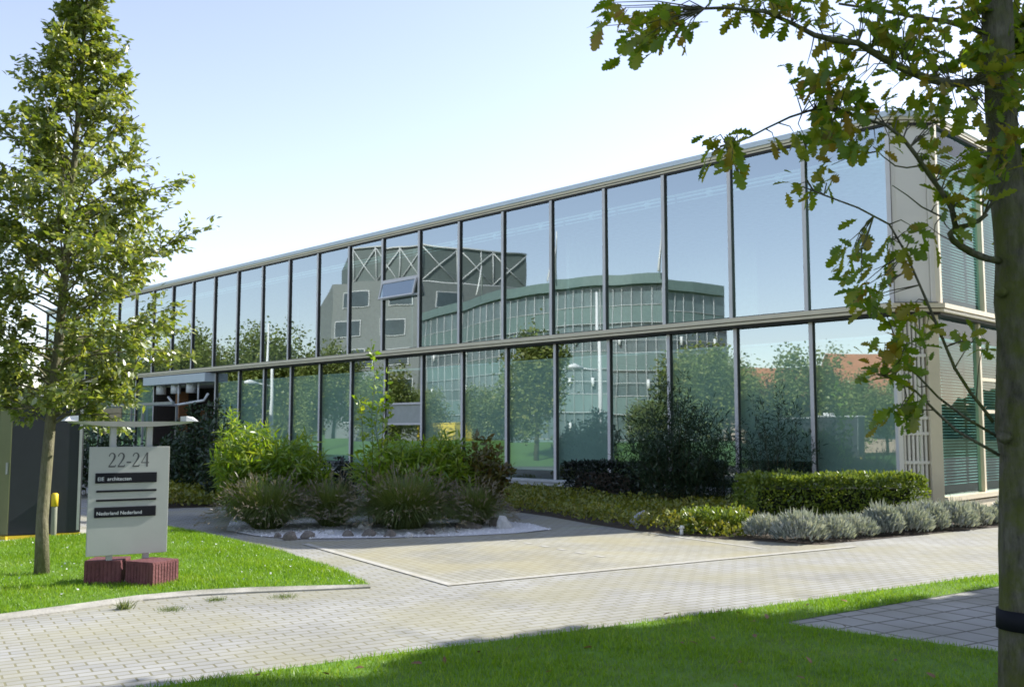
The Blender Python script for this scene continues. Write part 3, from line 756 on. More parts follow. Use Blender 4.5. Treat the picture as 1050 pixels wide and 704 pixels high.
# knots
for px, py, s in ((1027,300,.03),(1030,448,.035),(1046,428,.025)):
    c = at(px, py, OD - .05)
    kn = MB(); kn.tube([c + Vector((-s,0,0)), c + Vector((-s*.3,-s*.6,0)), c + Vector((s*.6,-s*.7,0))], [s*.4, s, s*.3], 8)
    kn.build('bark_knot', M['bark'], oak)
limbs = [
 ([(1020,78,0),(1000,84,-.05),(975,86,-.12),(950,80,-.2),(925,70,-.28),(905,60,-.33),(880,44,-.4),(855,41,-.45),(835,36,-.5),(812,24,-.55),(785,12,-.6),(745,8,-.62),(700,10,-.62)], .024, .005),
 ([(1027,268,0),(1012,265,-.06),(999,260,-.1),(986,253,-.14),(977,246,-.18),(974,240,-.2),(980,234,-.22),(992,231,-.24),(1004,226,-.26),(1012,219,-.28)], .019, .010),
 ([(980,234,-.22),(976,214,-.25),(965,196,-.28),(952,178,-.3),(940,160,-.32),(926,142,-.34),(908,128,-.36),(885,122,-.38),(860,112,-.4)], .014, .005),
 ([(860,112,-.4),(835,112,-.38),(810,120,-.36),(785,132,-.35),(768,141,-.35),(752,146,-.34),(738,150,-.34)], .006, .003),
 ([(1018,432,0),(1007,417,-.05),(995,402,-.08),(979,377,-.12),(961,334,-.16),(950,308,-.2),(943,292,-.22),(928,258,-.25),(912,230,-.28),(880,213,-.3),(845,200,-.32),(824,192,-.33)], .009, .003),
 ([(1024,466,0),(1003,454,-.06),(980,441,-.1),(958,420,-.16),(938,400,-.22),(915,388,-.27),(900,384,-.3)], .008, .003),
 ([(1024,448,0),(990,428,-.06),(962,407,-.1),(940,384,-.14),(925,360,-.18),(915,345,-.2)], .007, .003),
 ([(1021,40,0),(1000,30,.1),(970,22,.15),(940,18,.2),(900,10,.2),(860,4,.2)], .018, .006),
 ([(1030,35,0),(1045,32,.0),(1075,25,.0),(1110,10,.0)], .016, .008),
 ([(943,170,-.3),(930,172,-.3),(918,170,-.3),(905,160,-.3),(895,150,-.3)], .004, .002),
 ([(965,222,-.25),(945,212,-.28),(930,200,-.3),(915,190,-.3)], .004, .002),
]
LP = []
for pts, r0, r1 in limbs:
    q = [at(px, py, OD + dd) for px, py, dd in pts]
    LP.append(q)
    mb = MB(); n = len(q); mb.tube(q, [r0 + (r1 - r0) * i / (n - 1) for i in range(n)], 8, wob=.1); mb.build('branch', M['bark'], oak)
clusters = [  # px, py, spread x, spread y, leaves, depth offset
 (678,26,40,26,46,-.6),(625,5,8,4,4,-.6),(800,10,46,16,40,-.55),(900,28,52,30,60,-.2),(950,55,30,30,34,-.1),(862,118,42,42,84,-.4),(845,85,30,20,22,-.4),(745,148,20,22,20,-.34),
 (955,118,36,44,40,-.25),(1000,60,26,44,34,.0),(1030,110,16,80,60,-.12),(826,194,14,17,9,-.33),(895,255,30,26,16,-.28),(905,300,30,28,24,-.25),(930,235,30,20,14,-.25),(918,372,26,30,32,-.25),
 (985,195,26,34,30,-.25),(1000,352,12,10,8,-.1),(940,415,24,14,12,-.18),(945,330,16,26,12,-.2),(1045,60,12,60,26,.1),(985,12,40,12,26,.1)]
P, Dv = [], []
tw = MB(); allp = [p.lerp(q[i+1], t) for q in LP for i, p in enumerate(q[:-1]) for t in (0,.5)]
for px, py, sx, sy, n, dd in clusters:
    n = int(n * 2.2)
    g = max(1, n // 4)
    for k in range(g):
        c = at(px + random.gauss(0, sx * .55), py + random.gauss(0, sy * .55), OD + dd + random.gauss(0, .12))
        s = min(allp, key=lambda p: (p - c).length)
        if (s - c).length < .9:
            tw.tube([s, s.lerp(c, .5) + Vector((random.gauss(0,.015), random.gauss(0,.015), random.gauss(.01,.015))), c], [.0035,.0025,.0015], 5, cap=False)
        td = (c - s).normalized() if (c - s).length > .01 else Vector((-1,0,0))
        for j in range(4 if k < g - 1 else n - 4 * (g - 1)):
            P.append(c + Vector((random.gauss(0,.022), random.gauss(0,.022), random.gauss(0,.022))))
            Dv.append(td * .7 + Vector((random.gauss(0,.65), random.gauss(0,.55), random.gauss(-.3,.6))))
nlow = len(P)
# crown above the frame
for i in range(44):
    z = random.uniform(3.7, 8.4); az = i * 2.4; L = 3.1 * (1 - abs(z - 5.8) / 5.2) * random.uniform(.7, 1.1)
    st = Vector((ob.x - .2, ob.y + .15, z)); pts = [st]; d = Vector((math.cos(az), math.sin(az), random.uniform(.15,.6))).normalized()
    for j in range(5):
        d = (d + Vector((random.gauss(0,.12), random.gauss(0,.12), random.gauss(0,.1)))).normalized(); pts.append(pts[-1] + d * L / 5)
    tw.tube(pts, [.022,.018,.014,.010,.006,.003], 6, cap=False)
    for t in range(30):
        q = along(pts, random.uniform(.2, 1)); e = q + Vector((random.gauss(0,.22), random.gauss(0,.22), random.gauss(0,.18)))
        tw.tube([q, e], [.004,.002], 4, cap=False)
        for k in range(5):
            P.append(e + Vector((random.gauss(0,.04), random.gauss(0,.04), random.gauss(0,.04)))); Dv.append((e - q).normalized() + Vector((random.gauss(0,.7), random.gauss(0,.7), random.gauss(-.3,.5))))
tw.build('twigs', M['bark'], oak)
P = np.array([tuple(p) for p in P]); Dv = np.array([tuple(p) for p in Dv]); n = len(P)
# keep the part of the crown that would hang into the camera's own view from blocking it
keep = np.ones(n, bool)
zf = EYE + .452 * np.maximum(P[:, 1], .1) 
keep[nlow:] = (P[nlow:, 2] > zf[nlow:] + .1) | (np.abs(P[nlow:, 0]) > .56 * P[nlow:, 1] + .05)
keep[nlow:] &= shade_trim(P[nlow:], RNG)
P, Dv = P[keep], Dv[keep]; n = len(P)
Nn = np.stack([RNG.normal(0,.75,n), RNG.normal(-.35,.75,n), np.ones(n) * .8], 1)
cloud('crown', P, Dv, Nn, .092 * RNG.uniform(.5, 1.25, n), OAK[0], OAK[1], M['oak_leaf'], oak)

# two more oaks of the row, outside the frame to the right: they shade the front lawn
def prof_big(r):
    return lambda s: r * math.sin(math.pi * min(1, .18 + .82 * s)) ** .6 + .25
for (a, b), h, r, lab in (((9.4, 2.9), 8.8, 2.3, 'oak of the row nearest the mossy one, beside the slab path'), ((13.2, 3.0), 10.2, 2.8, 'tall oak of the row beyond the slab path'), ((12.0, -1.6), 9.8, 2.9, 'tall oak standing across the slab path behind the row'), ((17.6, 2.6), 10.5, 2.8, 'farther tall oak of the row along the road')):
    p = rp(a, b, .03)
    make_street_tree('oak_tree', p, (p.x + .2, p.y, h), 2.4, prof_big(r), 170, 44, .20, lab, 'tree', M['oak_leaf'], .16, tmpl=([(0,0,0),(.3,.3,.05),(.24,.8,-.03),(0,1,-.1),(-.24,.8,-.03),(-.3,.3,.05)], [(0,1,2,3),(0,3,4,5)]), seed=int(a * 10), bark='bark', prune=shade_trim)

def shrub(name, base, rx, ry, h, nst, per, leaf, tmpl, mat, label, cat='shrub', group=None, droop=0.0, lean=.35, spike=.15, seed=0, stemr=.008):
    rs = random.Random(seed + 100); g = np.random.default_rng(seed + 100)
    root = empty(name, base, label, cat, group); base = Vector(base)
    sb = MB(); P, Dv = [], []
    for i in range(nst):
        az = i * 2.39996; r = math.sqrt((i + .5) / nst)
        b = base + Vector((math.cos(az) * r * rx * .45, math.sin(az) * r * ry * .45, 0))
        hh = h * (1 - .45 * r * r) * rs.uniform(1 - spike, 1 + spike * .6)
        tipd = Vector((math.cos(az) * r * rx * (.55 + lean), math.sin(az) * r * ry * (.55 + lean), hh))
        pts = [b]
        for j in range(1, 6):
            t = j / 5; pts.append(b + Vector((tipd.x * t ** 1.4 * .75, tipd.y * t ** 1.4 * .75, hh * (t - droop * t ** 3))) + Vector((rs.gauss(0,.02), rs.gauss(0,.02), 0)))
        sb.tube(pts, [stemr * (1 - j / 6.2) for j in range(6)], 4, cap=False)
        for k in range(per):
            t = rs.uniform(.12, 1.0) ** .8; q = along(pts, t)
            off = Vector((rs.gauss(0,.09), rs.gauss(0,.09), rs.gauss(0,.07))) * (rx / .9) * (1.15 - .6 * t)
            P.append(q + off); Dv.append(off.normalized() * .7 + Vector((rs.gauss(0,.4), rs.gauss(0,.4), rs.gauss(.35 - droop * 1.6,.4))))
    sb.build('stems', M['stem'], root)
    P = np.array([tuple(p) for p in P]); P[:, 2] = np.maximum(P[:, 2], base.z + .02); n = len(P)
    cloud('foliage', P, np.array([tuple(p) for p in Dv]), np.stack([g.normal(0,.7,n), g.normal(0,.7,n), np.ones(n)], 1), leaf * g.uniform(.6, 1.3, n), tmpl[0], tmpl[1], mat, root)
    return root
def gz(px, D): return Vector(((px - 525) / FPX * D, D, 0))
# bamboo behind the island
BG = 'pale green bamboos behind the fountain grasses'
shrub('bamboo', gz(268, 17.6), .85, .7, 2.0, 46, 130, .18, LANCE, M['bamboo'], 'broad yellow green bamboo clump on the entrance side of the gravel island', 'bamboo', BG, droop=.18, seed=1)
shrub('bamboo', gz(242, 18.4), .35, .35, 2.25, 12, 90, .18, LANCE, M['bamboo'], 'tall thin bamboo shoots with yellow tips nearest the entrance', 'bamboo', BG, droop=.1, seed=2)
shrub('bamboo', gz(308, 18.2), .6, .5, 1.8, 30, 120, .17, LANCE, M['bamboo'], 'lower bamboo clump beside the round dark shrub', 'bamboo', BG, droop=.2, seed=3)
shrub('bamboo', gz(408, 17.4), .75, .6, 1.75, 44, 130, .17, LANCE, M['bamboo'], 'bushy green bamboo behind the biggest fountain grass', 'bamboo', BG, droop=.2, seed=4)
shrub('bamboo', gz(452, 17.8), .65, .55, 1.8, 40, 130, .17, LANCE, M['bamboo'], 'green bamboo between the biggest grass and bronze shrub', 'bamboo', BG, droop=.2, seed=5)
shrub('bronze_shrub', gz(494, 18.0), .55, .5, 1.45, 26, 110, .11, LEAF, M['red_leaf'], 'shrub with bronze tinted leaves at the end of the bamboos', 'shrub', seed=6)
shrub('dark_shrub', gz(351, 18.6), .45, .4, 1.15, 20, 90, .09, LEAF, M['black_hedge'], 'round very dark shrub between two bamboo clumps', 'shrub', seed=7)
shrub('slender_sapling', gz(388, 16.8), .30, .28, 3.25, 5, 75, .12, LEAF, M['bamboo'], 'slender yellow green sapling rising before the glass front', 'sapling', spike=.22, lean=.5, seed=8, stemr=.012)
# evergreens along the front
EG = 'dark evergreen shrubs along the glass front'
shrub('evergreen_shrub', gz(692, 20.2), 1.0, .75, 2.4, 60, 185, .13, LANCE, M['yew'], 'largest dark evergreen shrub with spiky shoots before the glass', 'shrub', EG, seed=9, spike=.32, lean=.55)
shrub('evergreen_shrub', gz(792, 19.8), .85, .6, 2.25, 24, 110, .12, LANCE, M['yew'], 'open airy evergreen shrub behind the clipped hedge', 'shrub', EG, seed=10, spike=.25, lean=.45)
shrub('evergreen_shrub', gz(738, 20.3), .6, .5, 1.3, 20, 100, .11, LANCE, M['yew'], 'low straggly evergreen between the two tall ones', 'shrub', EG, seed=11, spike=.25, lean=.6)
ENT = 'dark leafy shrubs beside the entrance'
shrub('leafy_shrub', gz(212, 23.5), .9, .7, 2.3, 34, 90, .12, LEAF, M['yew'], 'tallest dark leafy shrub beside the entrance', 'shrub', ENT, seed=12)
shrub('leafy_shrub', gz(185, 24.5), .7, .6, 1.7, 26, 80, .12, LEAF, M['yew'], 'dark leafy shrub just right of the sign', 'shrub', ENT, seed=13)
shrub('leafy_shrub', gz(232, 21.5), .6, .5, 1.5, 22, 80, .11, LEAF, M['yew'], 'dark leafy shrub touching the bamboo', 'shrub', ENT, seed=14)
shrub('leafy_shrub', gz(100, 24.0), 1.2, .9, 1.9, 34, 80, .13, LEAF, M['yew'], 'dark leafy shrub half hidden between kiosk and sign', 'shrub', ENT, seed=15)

def hedge(name, frame, u0, u1, d0, d1, h, n, leaf, mat, label, cat='hedge', rough=.03, tmpl=LEAF, group=None, z0=0.0, core=None):
    c = frame.p((u0 + u1) / 2, (d0 + d1) / 2, 0)
    root = empty(name, c, label, cat, group)
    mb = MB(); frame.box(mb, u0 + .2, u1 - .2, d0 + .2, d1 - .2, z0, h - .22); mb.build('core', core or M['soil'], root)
    a_t = (u1 - u0) * (d1 - d0); a_f = (u1 - u0) * h; a_s = (d1 - d0) * h
    tot = a_t + 2 * a_f + 2 * a_s; P, Dn = [], []
    for area, kind in ((a_t,'t'),(a_f,'f'),(a_f,'b'),(a_s,'l'),(a_s,'r'),((u1 - u0) * .14,'e')):
        m = int(n * area / tot)
        a = RNG.uniform(0, 1, m); b = RNG.uniform(0, 1, m); e = RNG.normal(0, rough, m) - .02
        for i in range(m):
            if kind == 'e': u, d, z, nv = u0 + a[i]*(u1-u0), d1 - .05 + RNG.normal(0,.035), h - .06 + RNG.normal(0,.035), (0,0,1)
            elif kind == 't': u, d, z, nv = u0 + a[i]*(u1-u0), d0 + b[i]*(d1-d0), h + e[i], (0,0,1)
            elif kind == 'f': u, d, z, nv = u0 + a[i]*(u1-u0), d1 + e[i], z0 + b[i]*(h-z0), tuple(frame.y)
            elif kind == 'b': u, d, z, nv = u0 + a[i]*(u1-u0), d0 - e[i], z0 + b[i]*(h-z0), tuple(-frame.y)
            elif kind == 'l': u, d, z, nv = u0 - e[i], d0 + a[i]*(d1-d0), z0 + b[i]*(h-z0), tuple(-frame.x)
            else: u, d, z, nv = u1 + e[i], d0 + a[i]*(d1-d0), z0 + b[i]*(h-z0), tuple(frame.x)
            P.append(tuple(frame.p(u, d, max(.01, z)))); Dn.append(nv)
    P = np.array(P); Dn = np.array(Dn, float); m = len(P)
    bump = .05 * np.sin(P[:, 0] * 5 + P[:, 2] * 7) * np.sin(P[:, 1] * 6)
    P += Dn * bump[:, None]
    cloud('foliage', P - Dn * leaf * .3, Dn * .8 + RNG.normal(0, .55, (m, 3)) + [0,0,.25], RNG.normal(0, 1, (m, 3)) + [0,0,.5], leaf * RNG.uniform(.6, 1.3, m), tmpl[0], tmpl[1], mat, root)
    return root
WX = Frame((0, 0), (1, .12), (.12, -1))
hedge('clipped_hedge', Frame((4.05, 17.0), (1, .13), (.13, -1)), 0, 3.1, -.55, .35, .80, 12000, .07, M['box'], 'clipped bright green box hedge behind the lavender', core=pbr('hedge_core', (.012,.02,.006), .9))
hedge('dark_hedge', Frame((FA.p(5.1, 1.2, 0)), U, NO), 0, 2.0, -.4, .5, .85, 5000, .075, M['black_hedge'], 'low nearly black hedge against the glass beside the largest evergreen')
def cover(name, poly, n, h, leaf, mat, label):
    xs = [p[0] for p in poly]; ys = [p[1] for p in poly]
    x, y = scatter(poly, n, (min(xs), max(xs), min(ys), max(ys))); m = len(x)
    z = h * RNG.uniform(.1, 1.05, m) * (.75 + .35 * np.sin(x * 3.1) * np.cos(y * 2.7 + x))
    o_ = cloud(name, np.stack([x, y, z], 1), np.stack([RNG.normal(0,.7,m), RNG.normal(0,.7,m), np.ones(m) * .8], 1), np.stack([RNG.normal(0,.8,m), RNG.normal(0,.8,m), np.ones(m)], 1), leaf * RNG.uniform(.6,1.3,m), LEAF[0], LEAF[1], mat)
    tag(o_, label, 'ground cover', kind='stuff'); return o_
gc = [gnd(478,517), gnd(520,523.5), gnd(562,529), gnd(600,536), gnd(650,544), gnd(700,549), gnd(745,552.5), gnd(772,552), gnd(768,530), FA.p(2.8,.5,0), FA.p(9.6,.5,0), FA.p(12.5,.6,0)]
sheet('planting_bed', gc, .006, M['soil'])
cover('ground_cover', gc, 42000, .30, .075, M['cover'], 'low olive and bronze ground cover below the glass front')
gl = [gnd(120,524), gnd(172,521), gnd(238,519), gnd(236,505), gnd(120,508)]
sheet('entrance_bed', gl, .006, M['soil'])
cover('ground_cover', gl, 16000, .45, .09, M['cover'], 'low green ground cover beside the entrance path')
bed = [rp(10.3,10.8), rp(10.9,9.5), rp(13,9.55), rp(18,9.75), rp(24,9.9), rp(24,11.0), SI.p(4,.15,0), SI.p(0,.2,0), FA.p(0,.3,0), FA.p(3.2,.5,0)]
sheet('corner_bed', bed, .0075, M['soil'])
# lavender row
def lavender(i, p, r, h, lab):
    n = 1700
    az = RNG.uniform(0, 2*math.pi, n); q = np.sqrt(RNG.uniform(0, 1, n)) * r
    P = np.stack([p.x + np.cos(az)*q*.85, p.y + np.sin(az)*q*.85, h * .72 * RNG.uniform(.05,1,n) ** .6 * np.sqrt(1 - .85*(q/r)**2)], 1)
    D = np.stack([np.cos(az)*q/r*.9 + RNG.normal(0,.3,n), np.sin(az)*q/r*.9 + RNG.normal(0,.3,n), np.ones(n)], 1)
    root = empty('lavender_bush', p, lab, 'lavender', 'silver lavender bushes edging the corner bed')
    cloud('foliage', P, D, RNG.normal(0,1,(n,3)), h * .19 * RNG.uniform(.6,1.35,n), [(v[0]*1.4, v[1], v[2]*.3) for v in LANCE[0]], LANCE[1], M['lav'], root)
    m = 34
    az = RNG.uniform(0, 2*math.pi, m); q = RNG.uniform(.1,1,m) * r * .6
    P = np.stack([p.x + np.cos(az)*q, p.y + np.sin(az)*q, np.full(m, h * .6)], 1)
    D = np.stack([np.cos(az)*.35*q/r, np.sin(az)*.35*q/r, np.ones(m)], 1)
    cloud('flower_spikes', P, D, RNG.normal(0,1,(m,3)), h * RNG.uniform(.22,.42,m), [(v[0]*.35, v[1], 0) for v in LANCE[0]], LANCE[1], M['lav'], root)
ords = ['first','second','third','fourth','fifth','sixth','seventh','eighth','ninth','tenth','eleventh','twelfth','thirteenth','fourteenth']
for i in range(13):
    a = 11.05 + i * .60; bb = 9.86 + .022 * i + random.uniform(-.08,.08)
    p = rp(a, bb, 0)
    lavender(i, p, random.uniform(.31,.44), random.uniform(.36,.58), 'silver grey lavender bush, %s in its row counted from the parking bay' % ords[i])
# second row, beside the ground cover
p = rp(11.0, 10.55); lavender(20, p, .36, .42, 'silver grey lavender bush behind the row at the corner nearest the parking bay')
hedge('low_yellow_shrub', Frame(gnd(702, 548), (1, -.12), (-.12, -1)), 0, .95, -.75, .0, .30, 2600, .06, M['box'], 'low sunlit yellow green shrub between ground cover and lavender', 'shrub', rough=.05)

# ornamental fountain grasses on the white gravel island
gi = [gnd(232,544), gnd(262,549.5), gnd(300,552.5), gnd(380,552), gnd(470,550), gnd(530,547), gnd(566,543), gnd(545,537.5), gnd(480,531), gnd(360,524), gnd(240,526)]
sheet('gravel_bed', gi, .012, M['gravel'])
x, y = scatter(gi, 9000, (-5.5,1.5,13,20)); m = len(x)
PEB = ([(.5,0,0),(0,.5,0),(-.5,0,0),(0,-.5,0),(0,0,.4)], [(0,1,4),(1,2,4),(2,3,4),(3,0,4)])
o = cloud('gravel', np.stack([x, y, np.full(m, .012)], 1), RNG.normal(0,1,(m,3)) * [1,1,.1], np.tile([0,0,1.0],(m,1)) + RNG.normal(0,.2,(m,3)), RNG.uniform(.02,.055,m), PEB[0], PEB[1], M['stone_w'])
tag(o, 'white gravel spread round the fountain grasses', 'gravel', kind='stuff')
def fountain(px, D, r, h, n, lab):
    p = gz(px, D); p.z = .012
    root = empty('fountain_grass', p, lab, 'grass clump', 'fountain grasses on the gravel island')
    V, F = [], []
    az = RNG.uniform(0, 2*math.pi, n); le = RNG.uniform(.55, 1.1, n); out = np.where(RNG.uniform(0,1,n) < .12, RNG.uniform(.9, 1.15, n), RNG.uniform(.12, 1.0, n) ** .8)
    segs = 5; PP = []
    for i in range(n):
        b = len(V); ca, sa = math.cos(az[i]), math.sin(az[i]); w = .005
        b0q = RNG.uniform(0,.28) * r; b0x, b0y = ca * b0q, sa * b0q
        for j in range(segs + 1):
            t = j / segs; rr_ = out[i] * r * 1.08 * t ** .95; z = h * le[i] * ((1.35 - .25 * out[i]) * t - (.35 + .46 * out[i] ** 2) * t ** 2.2)
            x_, y_ = p.x + b0x + ca * rr_, p.y + b0y + sa * rr_; ww = w * (1 - .85 * t)
            V += [(x_ - sa*ww, y_ + ca*ww, p.z + max(z, 0)), (x_ + sa*ww, y_ - ca*ww, p.z + max(z, 0))]
        for j in range(segs): F.append((b + 2*j, b + 2*j + 1, b + 2*j + 3, b + 2*j + 2))
        if i % 14 == 0: PP.append((V[-1], V[-3]))
    me = bpy.data.meshes.new('blades'); me.from_pydata(V, [], F); me.materials.append(M['fgrass']); me.update()
    o_ = bpy.data.objects.new('blades', me); COL.objects.link(o_); o_.parent = root; o_.location = -Vector(root.location)
    P_ = np.array([a for a, b in PP]); D_n = np.array([np.subtract(a, b) for a, b in PP]) + [0,0,.02]
    m = len(P_)
    pl = []
    for q in range(5): pl.append(P_ + unit(D_n) * (.02 * q))
    P5 = np.concatenate(pl); D5 = np.concatenate([D_n] * 5); D5 = unit(D5) + RNG.normal(0,.35,D5.shape)
    cloud('plumes', P5, D5, RNG.normal(0,1,P5.shape), .075 * RNG.uniform(.6,1.2,len(P5)), [(v[0]*1.0, v[1], v[2]) for v in LANCE[0]], LANCE[1], M['plume'], root)
fountain(277, 16.1, .78, .86, 5000, 'wide pink tufted fountain grass at the path end of the gravel island')
fountain(342, 16.5, .62, .82, 4000, 'darker fountain grass between the two wide ones')
fountain(416, 16.1, .95, .94, 6500, 'largest fountain grass clump with tan plumes')
fountain(486, 16.6, .55, .72, 3600, 'small dark fountain grass at the parking end of the island')
# boulders
def rock(p, sx, sy, sz, mat, label, seed):
    bm = bmesh.new(); bmesh.ops.create_icosphere(bm, subdivisions=2, radius=1)
    rs = random.Random(seed); ph = [rs.uniform(0, 6) for _ in range(6)]
    for v in bm.verts:
        c = v.co; k = 1 + .16*math.sin(2.6*c.x + ph[0])*math.cos(2.2*c.y + ph[1]) + .12*math.sin(3.4*c.z + ph[2] + c.x*2) + .07*math.sin(6*c.x+ph[3])*math.sin(5*c.y+ph[4])
        v.co = Vector((c.x*k*sx, c.y*k*sy, max(-.3, c.z*k)*sz))
    me = bpy.data.meshes.new('rock'); bm.to_mesh(me); bm.free(); me.materials.append(mat)
    o_ = bpy.data.objects.new('rock', me); COL.objects.link(o_); o_.location = p; o_.rotation_euler = (0,0,rs.uniform(0,6))
    tag(o_, label, 'rock', 'rocks on the gravel island')
rocks = [((285,549.5),.10,'rock','small dark rock, one of the first two counted from the path'),((298,551.5),.17,'rock','dark rounded boulder at the very front of the gravel by the path'),((316,550),.17,'rock','brown boulder right beside the front dark boulder'),((338,546.5),.11,'rock_w','small pale stone behind the brown boulder'),
 ((357,548.5),.14,'rock','brown stone below the darker fountain grass'),((378,548.5),.15,'rock','grey round stone at the near side of the largest grass'),((374,541),.17,'rock_w','pale bluish stone against the largest grass'),((400,549),.14,'rock','flat brown stone in front of the largest grass'),((441,547),.13,'rock','brown stone at the far side of the largest grass'),
 ((480,540),.26,'rock','long flat dark slab of rock under the small grass'),((517,540.5),.22,'rock_w','biggest whitish rock with a pointed top'),((507,538.5),.16,'rock','grey rock touching the pointed white rock'),((420,549.5),.10,'rock_w','small white stone in front of the largest grass')]
for i, ((px, py), s, m_, lab) in enumerate(rocks):
    k = 1.6 if 'slab' in lab else 1.0
    s *= .72; rock(gnd(px, py, .02), s * k, s * .8, s * (.5 if k > 1 else (1.15 if 'pointed' in lab else .8)), M[m_], lab, i)

# ------------------------------------------------------------------ sign, kiosk, post, lights
sp = gnd(129, 597, LZ)
ROTS = ROT
sg = empty('address_sign', sp, 'grey address board with number 22-24 under a winged lamp bar', 'sign')
SG = Frame(sp, (math.cos(ROTS), math.sin(ROTS)), (math.sin(ROTS), -math.cos(ROTS)))
sD = sp.y
zat = lambda py: EYE + (440.5 - py) / FPX * sD
z_top, z_bot = zat(457.5), zat(565.5); bw = .395
def spart(name, mat, fn, bevel=0): 
    mb = MB(); fn(mb); return mb.build(name, mat, sg, bevel)
spart('board', M['sign'], lambda mb: SG.box(mb, -bw, bw, -.02, .02, z_bot, z_top), .004)
for u in (-.195, .165): spart('post', M['steel'], lambda mb: SG.box(mb, u, u + .06, -.085, -.022, .18, zat(436)), .004)
def wing(mb):
    n = 10; zc = zat(432)
    sec = []
    for i in range(n + 1):
        s = -1 + 2 * i / n; th = .045 * (1 - s * s) + .012; u = s * .60
        sec.append([SG.p(u, -.12, zc), SG.p(u, .12, zc), SG.p(u, .10, zc - th), SG.p(u, -.10, zc - th)])
    for a, b in zip(sec, sec[1:]): mb.hexa([a[3], b[3], b[2], a[2], a[0], b[0], b[1], a[1]])
spart('lamp_bar', M['steel'], wing)
def lampe(sgn):
    def f(mb):
        zc = zat(432) + .003
        a, b = (.53, .66) if sgn > 0 else (-.66, -.53)
        o_, i_ = (b, a) if sgn > 0 else (a, b)
        c = [SG.p(i_, -.13, zc), SG.p(o_, -.13, zc), SG.p(o_, .13, zc), SG.p(i_, .13, zc), SG.p(i_, -.13, zc + .055), SG.p(o_ - sgn * .05, -.10, zc + .045), SG.p(o_ - sgn * .05, .10, zc + .045), SG.p(i_, .13, zc + .055)]
        if sgn < 0: c = [c[1], c[0], c[3], c[2], c[5], c[4], c[7], c[6]]
        mb.hexa(c)
    return f
spart('lamp_head', M['white'], lampe(1)); spart('lamp_head', M['white'], lampe(-1))
def strip(name, z0, z1, u0=-.335, u1=.27):
    return spart(name, M['black'], lambda mb: SG.box(mb, u0, u1, .0205, .034, z0, z1), .006)
s1 = strip('name_strip', zat(493.8), zat(483.6)); s2 = strip('name_strip', zat(527.8), zat(517.6))
spart('blank_strip', M['black'], lambda mb: SG.box(mb, -.32, .27, .0205, .028, zat(502.8), zat(500.8))); spart('blank_strip', M['black'], lambda mb: SG.box(mb, -.32, .27, .0205, .028, zat(511.8), zat(509.8)))
# numerals 22-24 with thick and thin strokes
def stroke(mb, pts, ws, ux, uz, h, d):
    n = len(pts)
    L_, R_ = [], []
    for i in range(n):
        a = pts[max(0, i-1)]; b = pts[min(n-1, i+1)]; dx, dz = b[0]-a[0], b[1]-a[1]; l = math.hypot(dx, dz) or 1
        w = ws[i] if hasattr(ws, '__len__') else ws
        L_.append((pts[i][0] - dz/l*w/2, pts[i][1] + dx/l*w/2)); R_.append((pts[i][0] + dz/l*w/2, pts[i][1] - dx/l*w/2))
    P_ = lambda q: SG.p(ux + q[0]*h, d, uz + q[1]*h)
    for i in range(n - 1): mb.quad([P_(L_[i]), P_(L_[i+1]), P_(R_[i+1]), P_(R_[i])])
def two(mb, ux, uz, h, d):
    stroke(mb, [(.05,.74),(.08,.86),(.17,.96),(.28,.97),(.38,.9),(.42,.76),(.38,.6),(.28,.42),(.15,.22),(.04,.06)], [.06,.07,.06,.07,.11,.13,.12,.09,.07,.05], ux, uz, h, d)
    stroke(mb, [(.02,.05),(.44,.05),(.49,.16)], [.10,.10,.05], ux, uz, h, d + .0008)
def four(mb, ux, uz, h, d):
    stroke(mb, [(.40,0),(.40,1)], .12, ux, uz, h, d); stroke(mb, [(.37,.97),(.02,.3)], .05, ux, uz, h, d + .0008); stroke(mb, [(.0,.29),(.54,.29)], .07, ux, uz, h, d + .0016)
def nums(mb):
    h = z_top * 0 + (478 - 463.5) / FPX * sD; z = zat(478); u = -.215; st = h * .60
    two(mb, u, z, h, .0215); two(mb, u + st, z, h, .0215)
    stroke(mb, [(.0,.33),(.30,.33)], .1, u + 2*st, z, h, .0215)
    two(mb, u + 2.62*st, z, h, .0215); four(mb, u + 3.62*st, z, h, .0215)
spart('number', M['ink'], nums)
def text(s, u, z, h, par):
    cu = bpy.data.curves.new('lettering', 'FONT'); cu.body = s; cu.size = h; cu.extrude = .0005
    t = bpy.data.objects.new('lettering', cu); COL.objects.link(t)
    bpy.context.view_layer.update()
    me = bpy.data.meshes.new_from_object(t.evaluated_get(bpy.context.evaluated_depsgraph_get()))
    bpy.data.objects.remove(t); me.materials.clear(); me.materials.append(M['lettering'])
    for v in me.vertices: v.co = SG.p(u + v.co.x, .0355 + v.co.z, z + v.co.y)
    o_ = bpy.data.objects.new('lettering', me); COL.objects.link(o_); o_.parent = par; o_.location = -Vector(sg.location) - Vector(par.location)
text('EIE  architecten', -.315, zat(491.2), .052, s1); text('Nederland Nederland', -.315, zat(525.2), .050, s2)
